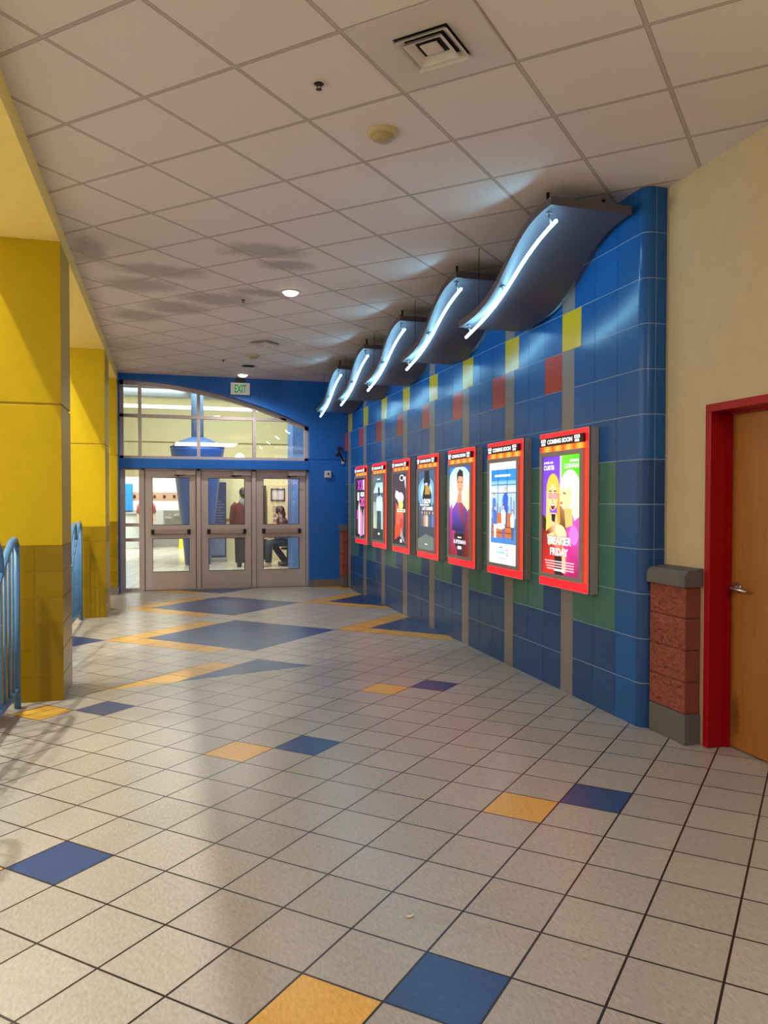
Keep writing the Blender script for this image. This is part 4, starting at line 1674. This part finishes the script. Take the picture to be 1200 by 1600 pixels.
# giant blue tapered column
cc = thing('tapered_column', (0.72, 19.55, 0), 'giant blue column flaring upward like a cup with a shaft on its lid', 'column')
BLUEC = mat('glossy_blue', (16, 84, 176), 0.3, var=0.03)
bm = bmesh.new()
lathe(bm, [(0.30, 0.0), (0.42, 1.2), (0.55, 2.3), (0.625, 2.72), (0.635, 2.8)], 0.72, 19.55, 48)
obj('cup', bm, BLUEC, cc)
bm = bmesh.new()
lathe(bm, [(0.64, 2.8), (0.64, 2.83), (0.42, 2.96), (0.16, 3.06)], 0.72, 19.55, 48)
obj('lid', bm, mat('dull_blue', (40, 82, 140), 0.5, var=0.03), cc)
bm = bmesh.new()
lathe(bm, [(0.145, 3.05), (0.145, 5.1)], 0.72, 19.55, 32)
obj('shaft', bm, mat('pale_blue', (110, 146, 190), 0.5, var=0.03), cc)
# pull-up banner
bn = thing('pull_up_banner', (1.06, 20.2, 0), 'dark blue pull-up banner standing half behind the tapered column', 'banner')
bm = bmesh.new()
box(bm, 0.68, 1.44, 20.19, 20.205, 0.1, 2.0)
sh = obj('banner_sheet', bm, mat('navy_print', (40, 58, 112), 0.5, var=0.15, vscale=4), bn)
bm = bmesh.new()
for k in range(9):
    zz = 1.5 - k * 0.07
    box(bm, 1.04, 1.32 + 0.04 * ((k * 5) % 3), 20.186, 20.19, zz, zz + 0.02)
sub(sh, 'printed_lines', bm, mat('pale_print', (110, 130, 175), 0.5))
bm = bmesh.new()
box(bm, 0.78, 1.4, 20.186, 20.19, 0.16, 0.88)
sub(sh, 'printed_picture', bm, mat('greyblue_print', (112, 132, 172), 0.5, var=0.2, vscale=6))
bm = bmesh.new()
box(bm, 0.66, 1.46, 20.12, 20.28, 0, 0.09, 0.01)
obj('base', bm, mat('silver_base', (176, 178, 182), 0.3, 0.7), bn)
# wet floor sign
ws = thing('wet_floor_sign', (0.47, 26.0, 0), 'yellow folding wet floor sign at the foot of the tapered column', 'sign')
bm = bmesh.new()
for s in (-1, 1):
    A = [(0.36, 26 + s * 0.22, 0), (0.58, 26 + s * 0.22, 0), (0.53, 26, 0.66), (0.41, 26, 0.66)]
    B = [(x, y + s * 0.015, z) for x, y, z in A]
    va = [bm.verts.new(p) for p in A]
    vb = [bm.verts.new(p) for p in B]
    bm.faces.new(va)
    bm.faces.new(vb[::-1])
    for i in range(4):
        bm.faces.new((va[i], vb[i], vb[(i + 1) % 4], va[(i + 1) % 4]))
obj('panel', bm, mat('safety_yellow', (236, 220, 40), 0.4, var=0.02), ws)
# drinking fountains
STEEL = mat('brushed_steel', (176, 176, 174), 0.3, 0.8)
bm = bmesh.new()
box(bm, -0.1, 0.62, 26.97, 27.0, 0.6, 1.2)
tag(obj('fountain_backplate', bm, STEEL), 'steel backplate behind the two drinking fountains', 'panel')
for (x, z, lb) in ((0.05, 0.98, 'left, lower drinking fountain on the steel panel'), (0.33, 1.06, 'right, higher drinking fountain on the steel panel')):
    t = thing('drinking_fountain', (x, 26.95, z), lb, 'drinking fountain', 'drinking fountains')
    bm = bmesh.new()
    prism(bm, [(26.97, z - 0.16), (26.75, z - 0.06), (26.62, z - 0.03), (26.6, z + 0.03), (26.97, z + 0.03)], 'x', x - 0.11, x + 0.11)
    obj('basin', bm, STEEL, t)
    bm = bmesh.new()
    tube(bm, [(x + 0.05, 26.9, z + 0.03), (x + 0.05, 26.9, z + 0.09), (x + 0.05, 26.84, z + 0.1)], 0.012, 8)
    obj('spout', bm, CHROME, t)
# left end: blue panel, cabinets
bm = bmesh.new()
box(bm, -1.5, -1.06, 26.92, 26.999, 1.2, 2.08, 0.01)
tag(obj('blue_panel', bm, mat('sky_blue_panel', (20, 130, 236), 0.4, var=0.02)), 'plain bright blue panel hanging at the far left of the lobby', 'panel')
cb = thing('service_counter', (-1.0, 26.4, 0), 'low white counter with a turquoise end below the blue panel', 'counter')
bm = bmesh.new()
box(bm, -1.29, -0.75, 26.2, 26.7, 0, 1.1, 0.01)
obj('body', bm, mat('white_laminate', (206, 212, 212), 0.4), cb)
bm = bmesh.new()
box(bm, -1.7, -1.3, 26.2, 26.7, 0, 1.15, 0.01)
obj('turquoise_end', bm, mat('turquoise_laminate', (60, 190, 210), 0.4), cb)
bm = bmesh.new()
box(bm, -1.75, -0.7, 26.15, 26.75, 1.1, 1.15, 0.006)
obj('worktop', bm, mat('grey_worktop', (150, 152, 152), 0.4), cb)
# right: dark doorway curtain, notice door, white pipe
bm = bmesh.new()
for k in range(5):
    x = 2.2 + k * 0.055
    box(bm, x, x + 0.05, 20.45 + 0.03 * (k % 2), 20.52 + 0.03 * (k % 2), 0, 1.93, 0.01)
tag(obj('dark_curtain', bm, mat('black_curtain', (16, 17, 24), 0.8)), 'black curtain hanging left of the notice board door', 'curtain')
nd = thing('notice_door', (2.75, 20.5, 0), 'pale wooden door carrying notices, behind the right glazed door', 'door')
bm = bmesh.new()
box(bm, 2.5, 3.02, 20.4, 20.46, 0, 1.95, 0.006)
obj('leaf', bm, mat('pale_wood', (226, 204, 160), 0.5), nd)
bm = bmesh.new()
for q in ((2.58, 2.95, 1.53, 1.56), (2.58, 2.95, 1.82, 1.85), (2.58, 2.61, 1.53, 1.85), (2.92, 2.95, 1.53, 1.85)):
    box(bm, q[0], q[1], 20.37, 20.4, q[2], q[3])
pf = obj('picture_frame', bm, mat('brown_frame', (60, 40, 34), 0.5), nd)
bm = bmesh.new()
box(bm, 2.61, 2.75, 20.385, 20.4, 1.56, 1.82)
box(bm, 2.78, 2.92, 20.385, 20.4, 1.56, 1.82)
sub(pf, 'framed_sheet', bm, mat('sheet_print', (206, 190, 196), 0.6, var=0.3, vscale=18))
for (x, z, w_, h_) in ((2.63, 1.36, 0.22, 0.025), (2.63, 1.30, 0.2, 0.02), (2.63, 1.25, 0.26, 0.02), (2.65, 1.1, 0.08, 0.09), (2.79, 1.09, 0.08, 0.11), (2.64, 0.98, 0.1, 0.08), (2.79, 0.97, 0.08, 0.08)):
    bm = bmesh.new()
    box(bm, x, x + w_, 20.392, 20.4, z, z + h_)
    obj('notice', bm, mat('notice_print', (130, 120, 130), 0.6, var=0.3, vscale=20), nd)
bm = bmesh.new()
tube(bm, [(3.12, 20.3, 0.0), (3.12, 20.3, 2.1), (3.12, 20.34, 2.2)], 0.055, 14)
tag(obj('white_pipe', bm, mat('white_pipe_paint', (206, 214, 218), 0.4)), 'upright white pipe beside the notice door', 'pipe')


# ------------------------------------------------------------------ people
def skin_body(name, verts, edges, mt, parent, sub_=2):
    """One continuous body: joints with radii, grown by a skin surface."""
    me = bpy.data.meshes.new(name)
    me.from_pydata([v[:3] for v in verts], edges, [])
    o = bpy.data.objects.new(name, me)
    C.objects.link(o)
    o.parent = parent
    o.matrix_parent_inverse = Matrix.Identity(4)
    o.modifiers.new('skin', 'SKIN')
    for i, v in enumerate(verts):
        me.skin_vertices[0].data[i].radius = (v[3], v[4] if len(v) > 4 else v[3])
        me.skin_vertices[0].data[i].use_root = i == 0
    sd = o.modifiers.new('sub', 'SUBSURF')
    sd.levels = sub_
    sd.render_levels = sub_
    o.modifiers['skin'].use_smooth_shade = True
    me.materials.append(mt)
    return o


SKIN = mat('skin_tone', (206, 160, 132), 0.6, var=0.03)


def loop_mesh(bm, rings, seg=20):
    """Garment or hair shell through elliptical rings (cx, cy, z, rx, ry)."""
    R = []
    for (cx, cy, z, rx, ry) in rings:
        R.append([bm.verts.new((cx + rx * math.cos(2 * PI * k / seg), cy + ry * math.sin(2 * PI * k / seg), z)) for k in range(seg)])
    for a, b in zip(R, R[1:]):
        for k in range(seg):
            f = bm.faces.new((a[k], a[(k + 1) % seg], b[(k + 1) % seg], b[k]))
            f.smooth = True
    bm.faces.new(R[0][::-1])
    bm.faces.new(R[-1])


def child(name, bm, mt, parent):
    o = obj(name, bm, mt)
    o.parent = parent
    o.matrix_parent_inverse = Matrix.Identity(4)
    return o


def head_face(parent, c, r, facing, skin):
    """Nose, ears, eyes and mouth of a head centred at c looking along facing."""
    fx, fy = facing
    sx, sy = -fy, fx
    bm = bmesh.new()
    ball(bm, (c[0] + fx * r * 0.98, c[1] + fy * r * 0.98, c[2] - r * 0.12), (0.018, 0.018, 0.03), 10, 8)
    for s in (-1, 1):
        ball(bm, (c[0] + sx * s * r * 0.92, c[1] + sy * s * r * 0.92, c[2] - r * 0.1), (0.018, 0.018, 0.034), 10, 8)
    child('nose_and_ears', bm, skin, parent)
    bm = bmesh.new()
    for s in (-1, 1):
        ball(bm, (c[0] + fx * r * 0.86 + sx * s * 0.034, c[1] + fy * r * 0.86 + sy * s * 0.034, c[2] + 0.004), (0.012, 0.012, 0.008), 10, 8)
    child('eyes', bm, BLACKG, parent)
    bm = bmesh.new()
    ball(bm, (c[0] + fx * r * 0.88, c[1] + fy * r * 0.88, c[2] - r * 0.52), (0.022 if abs(sx) > 0.5 else 0.01, 0.022 if abs(sy) > 0.5 else 0.01, 0.007), 10, 8)
    child('mouth', bm, mat('lip_tone', (150, 84, 78), 0.5), parent)


def hand_bits(V, E, wrist, d, side):
    """Five short finger chains from the wrist vertex, in direction d (down by default)."""
    base = len(V)
    w_ = V[wrist]
    V.append((w_[0] + d[0] * 0.06, w_[1] + d[1] * 0.06, w_[2] + d[2] * 0.06, 0.026, 0.034))
    E.append((wrist, base))
    for k, ln_ in enumerate((0.075, 0.09, 0.085, 0.065)):
        off = (k - 1.5) * 0.019
        a = len(V)
        V.append((w_[0] + d[0] * 0.1 + side[0] * off, w_[1] + d[1] * 0.1 + side[1] * off, w_[2] + d[2] * 0.1, 0.009))
        V.append((w_[0] + d[0] * (0.1 + ln_ * 0.6) + side[0] * off, w_[1] + d[1] * (0.1 + ln_ * 0.6) + side[1] * off, w_[2] + d[2] * (0.1 + ln_ * 0.6), 0.008))
        V.append((w_[0] + d[0] * (0.1 + ln_) + side[0] * off + side[1] * 0.012, w_[1] + d[1] * (0.1 + ln_) + side[1] * off - side[0] * 0.012, w_[2] + d[2] * (0.1 + ln_), 0.0075))
        E += [(base, a), (a, a + 1), (a + 1, a + 2)]
    a = len(V)
    V.append((w_[0] + d[0] * 0.05 + side[0] * 0.04, w_[1] + d[1] * 0.05 + side[1] * 0.04, w_[2] + d[2] * 0.05, 0.011))
    V.append((w_[0] + d[0] * 0.085 + side[0] * 0.05, w_[1] + d[1] * 0.085 + side[1] * 0.05, w_[2] + d[2] * 0.085, 0.009))
    E += [(base, a), (a, a + 1)]


def standing(px, py, h, face, skin):
    """Joints of a relaxed standing figure; face = +1 looks away (+y), -1 looks at the camera."""
    k = h / 1.75
    V = [(px, py, 0.95 * k, 0.13, 0.105), (px, py, 1.12 * k, 0.125, 0.10), (px, py - 0.01 * face, 1.3 * k, 0.15, 0.11), (px, py, 1.44 * k, 0.1, 0.075), (px, py + 0.01 * face, 1.52 * k, 0.055), (px, py + 0.025 * face, 1.60 * k, 0.078, 0.092), (px, py + 0.02 * face, 1.69 * k, 0.07, 0.085)]
    E = [(0, 1), (1, 2), (2, 3), (3, 4), (4, 5), (5, 6)]
    for s in (-1, 1):
        a = len(V)
        V += [(px + s * 0.17 * k, py, 1.41 * k, 0.06), (px + s * 0.24 * k, py, 1.12 * k, 0.046), (px + s * 0.24 * k, py + 0.06 * face, 0.88 * k, 0.03)]
        E += [(3, a), (a, a + 1), (a + 1, a + 2)]
        hand_bits(V, E, a + 2, (0, 0.1 * face, -0.99), (0, face))
        b = len(V)
        V += [(px + s * 0.09 * k, py, 0.86 * k, 0.09), (px + s * 0.1 * k, py + 0.01 * face, 0.48 * k, 0.06), (px + s * 0.1 * k, py - 0.02 * face, 0.09, 0.042), (px + s * 0.11 * k, py + 0.13 * face, 0.035, 0.04, 0.03)]
        E += [(0, b), (b, b + 1), (b + 1, b + 2), (b + 2, b + 3)]
    return V, E


# person in the long dark red coat, seen from behind
p1 = thing('person', (0, 0, 0), 'person in a long dark red coat seen from behind through the middle door', 'person')
PXX, PYY = 1.72, 18.5
V, E = standing(PXX, PYY, 1.8, 1, SKIN)
skin_body('body', V, E, SKIN, p1)
COAT = mat('burgundy_wool', (86, 16, 28), 0.85, var=0.08, vscale=30)
bm = bmesh.new()
loop_mesh(bm, [(PXX, PYY, 0.70, 0.24, 0.2), (PXX, PYY, 0.95, 0.23, 0.19), (PXX, PYY, 1.15, 0.225, 0.165), (PXX, PYY, 1.36, 0.235, 0.165), (PXX, PYY, 1.46, 0.2, 0.14), (PXX, PYY, 1.54, 0.09, 0.09)])
coat = child('coat', bm, COAT, p1)
for s in (-1, 1):
    bm = bmesh.new()
    tube(bm, [(PXX + s * 0.16, PYY, 1.47), (PXX + s * 0.225, PYY, 1.38), (PXX + s * 0.262, PYY, 1.15), (PXX + s * 0.256, PYY + 0.06, 0.92)], [0.075, 0.085, 0.07, 0.06], 14)
    sub(coat, 'sleeve', bm, COAT)
NAVY = mat('navy_cloth', (28, 38, 58), 0.8, var=0.08, vscale=20)
bm = bmesh.new()
loop_mesh(bm, [(PXX, PYY, 0.1, 0.2, 0.15), (PXX, PYY, 0.5, 0.21, 0.16), (PXX, PYY, 0.75, 0.22, 0.16)])
child('skirt', bm, NAVY, p1)
bm = bmesh.new()
for s in (-1, 1):
    box(bm, PXX + s * 0.105 - 0.05, PXX + s * 0.105 + 0.05, PYY - 0.08, PYY + 0.2, 0.0, 0.11, 0.03)
child('boots', bm, BLACKG, p1)
HAIR = mat('dark_hair', (30, 26, 28), 0.5, var=0.1, vscale=60)
bm = bmesh.new()
ball(bm, (PXX, PYY + 0.005, 1.735), (0.108, 0.115, 0.115))
ball(bm, (PXX, PYY - 0.085, 1.68), (0.075, 0.05, 0.075))
child('hair', bm, HAIR, p1)
bm = bmesh.new()
loop_mesh(bm, [(PXX, PYY - 0.09, 1.38, 0.05, 0.06), (PXX, PYY - 0.06, 1.5, 0.12, 0.10), (PXX, PYY - 0.01, 1.585, 0.1, 0.095)])
child('scarf', bm, mat('grey_scarf', (120, 126, 136), 0.85, var=0.2, vscale=25), p1)
head_face(p1, (PXX, PYY + 0.025, 1.65), 0.092, (0, 1), SKIN)

# person in the red shirt far left
p2 = thing('person', (0, 0, 0), 'person in a red shirt and dark trousers at the far left of the lobby', 'person')
QX, QY = -0.62, 26.0
V, E = standing(QX, QY, 1.72, -1, SKIN)
skin_body('body', V, E, SKIN, p2)
REDS = mat('red_shirt_cloth', (170, 60, 56), 0.8)
bm = bmesh.new()
loop_mesh(bm, [(QX, QY, 0.88, 0.21, 0.16), (QX, QY, 1.1, 0.19, 0.15), (QX, QY, 1.3, 0.21, 0.15), (QX, QY, 1.42, 0.17, 0.12), (QX, QY, 1.49, 0.075, 0.075)])
shirt = child('shirt', bm, REDS, p2)
for s in (-1, 1):
    bm = bmesh.new()
    tube(bm, [(QX + s * 0.15, QY, 1.42), (QX + s * 0.2, QY, 1.34), (QX + s * 0.235, QY, 1.14)], [0.075, 0.08, 0.07], 12)
    sub(shirt, 'sleeve', bm, REDS)
DARKT = mat('dark_trouser_cloth', (52, 34, 40), 0.85)
bm = bmesh.new()
for s in (-1, 1):
    tube(bm, [(QX + s * 0.09, QY, 0.92), (QX + s * 0.1, QY, 0.48), (QX + s * 0.1, QY + 0.02, 0.07)], [0.115, 0.085, 0.07], 14)
child('trousers', bm, DARKT, p2)
bm = bmesh.new()
for s in (-1, 1):
    box(bm, QX + s * 0.1 - 0.045, QX + s * 0.1 + 0.045, QY - 0.18, QY + 0.07, 0, 0.09, 0.025)
child('shoes', bm, BLACKG, p2)
bm = bmesh.new()
ball(bm, (QX, QY + 0.015, 1.66), (0.095, 0.105, 0.1))
child('hair', bm, HAIR, p2)
head_face(p2, (QX, QY - 0.03, 1.575), 0.09, (0, -1), SKIN)

# seated person on a bench behind the right door
DKB = mat('dark_stool', (24, 24, 28), 0.6)
bench = thing('stool', (2.74, 18.5, 0), 'dark round stool under the seated person behind the right door', 'stool')
bm = bmesh.new()
lathe(bm, [(0.13, 0.385), (0.16, 0.395), (0.16, 0.42), (0.14, 0.435)], 2.74, 18.5, 24)
obj('seat', bm, DKB, bench)
bm = bmesh.new()
lathe(bm, [(0.16, 0.0), (0.16, 0.02), (0.03, 0.05), (0.025, 0.39)], 2.74, 18.5, 24)
obj('pedestal', bm, DKB, bench)
p3 = thing('person', (0, 0, 0), 'seated person in jeans and a patterned blue shirt behind the right door', 'person')
SX, SY = 2.72, 18.5
V = [(SX, SY, 0.56, 0.14, 0.12), (SX - 0.03, SY, 0.75, 0.135, 0.11), (SX - 0.08, SY, 0.95, 0.155, 0.11), (SX - 0.11, SY, 1.09, 0.1, 0.08), (SX - 0.14, SY, 1.16, 0.055), (SX - 0.18, SY, 1.25, 0.085, 0.075), (SX - 0.19, SY, 1.33, 0.08, 0.07)]
E = [(0, 1), (1, 2), (2, 3), (3, 4), (4, 5), (5, 6)]
for s in (-1, 1):
    a = len(V)
    V += [(SX - 0.1, SY + s * 0.17, 1.05, 0.06), (SX - 0.18, SY + s * 0.22, 0.8, 0.046), (SX - 0.36, SY + s * 0.14, 0.68, 0.03)]
    E += [(3, a), (a, a + 1), (a + 1, a + 2)]
    hand_bits(V, E, a + 2, (-0.9, -s * 0.3, -0.2), (0.3, -s * 0.9))
    b = len(V)
    kx = -0.40 if s < 0 else -0.3
    V += [(SX - 0.05, SY + s * 0.1, 0.55, 0.09), (SX + kx, SY + s * 0.12, 0.53, 0.068), (SX + kx - 0.02 if s < 0 else SX - 0.02, SY + s * 0.12, 0.1, 0.045), (SX + kx - 0.14 if s < 0 else SX - 0.1, SY + s * 0.12, 0.04, 0.04)]
    E += [(0, b), (b, b + 1), (b + 1, b + 2), (b + 2, b + 3)]
skin_body('body', V, E, SKIN, p3)
JEANS = mat('blue_jeans', (26, 48, 74), 0.85, var=0.1, vscale=40)
bm = bmesh.new()
for s in (-1, 1):
    kx = -0.42 if s < 0 else -0.32
    tube(bm, [(SX + 0.06, SY + s * 0.09, 0.57), (SX - 0.15, SY + s * 0.11, 0.57), (SX + kx, SY + s * 0.12, 0.54), (SX + kx - 0.02 if s < 0 else SX - 0.18, SY + s * 0.12, 0.32), (SX + kx - 0.03 if s < 0 else SX - 0.02, SY + s * 0.12, 0.1)], [0.12, 0.11, 0.095, 0.08, 0.075], 14)
child('jeans', bm, JEANS, p3)
bm = bmesh.new()
loop_mesh(bm, [(SX, SY, 0.5, 0.17, 0.2), (SX - 0.03, SY, 0.75, 0.16, 0.19), (SX - 0.08, SY, 0.95, 0.16, 0.21), (SX - 0.11, SY, 1.07, 0.12, 0.17), (SX - 0.13, SY, 1.15, 0.07, 0.075)])
sh3 = child('shirt', bm, mat('patterned_blue_shirt', (92, 110, 150), 0.8, var=0.45, vscale=22), p3)
bm = bmesh.new()
loop_mesh(bm, [(SX - 0.035, SY, 0.78, 0.175, 0.205), (SX - 0.08, SY, 0.95, 0.175, 0.225), (SX - 0.11, SY, 1.08, 0.13, 0.18), (SX - 0.13, SY, 1.16, 0.08, 0.085)])
JACK = mat('dark_burgundy_jacket', (54, 16, 26), 0.8, var=0.15, vscale=20)
jk = child('jacket', bm, JACK, p3)
for s in (-1, 1):
    bm = bmesh.new()
    tube(bm, [(SX - 0.1, SY + s * 0.13, 1.06), (SX - 0.12, SY + s * 0.2, 1.0), (SX - 0.18, SY + s * 0.235, 0.8), (SX - 0.32, SY + s * 0.16, 0.69)], [0.08, 0.08, 0.065, 0.05], 12)
    sub(jk, 'sleeve', bm, JACK)
bm = bmesh.new()
for (x, s) in ((SX - 0.52, -1), (SX - 0.1, 1)):
    box(bm, x - 0.1, x + 0.14, SY + s * 0.12 - 0.05, SY + s * 0.12 + 0.05, 0, 0.1, 0.03)
child('shoes', bm, mat('pale_shoe', (190, 170, 160), 0.6), p3)
bm = bmesh.new()
ball(bm, (SX - 0.165, SY, 1.315), (0.115, 0.105, 0.11))
ball(bm, (SX - 0.09, SY, 1.22), (0.06, 0.09, 0.1))
child('hair', bm, mat('dark_red_hair', (52, 20, 28), 0.6, var=0.1, vscale=50), p3)
head_face(p3, (SX - 0.19, SY, 1.26), 0.085, (-1, 0), SKIN)

# ------------------------------------------------------------------ the rest of the shell (out of frame)
HALL = mat('hall_wall_paint', (206, 196, 180), 0.8)
bm = bmesh.new()
box(bm, -7.2, -7.0, -5.3, YD + 0.2, 0, 9.0)
struct('wall_left', bm, HALL, 'pale wall on the far side of the tall hall at left', 'wall')
bm = bmesh.new()
box(bm, -7.0, XQ + 0.1, YD, YD + 0.15, 0, 9.0)
struct('wall_hall_end', bm, HALL, 'pale end wall of the tall hall at left', 'wall')
bm = bmesh.new()
box(bm, -7.2, 3.6, -5.5, -5.3, 0, 9.0)
struct('wall_back', bm, HALL, 'pale wall behind the viewer', 'wall')
bm = bmesh.new()
box(bm, -7.2, XP, -5.5, YD + 0.2, 9.0, 9.2)
struct('ceiling_hall', bm, HALL, 'high ceiling of the tall hall at left', 'ceiling')
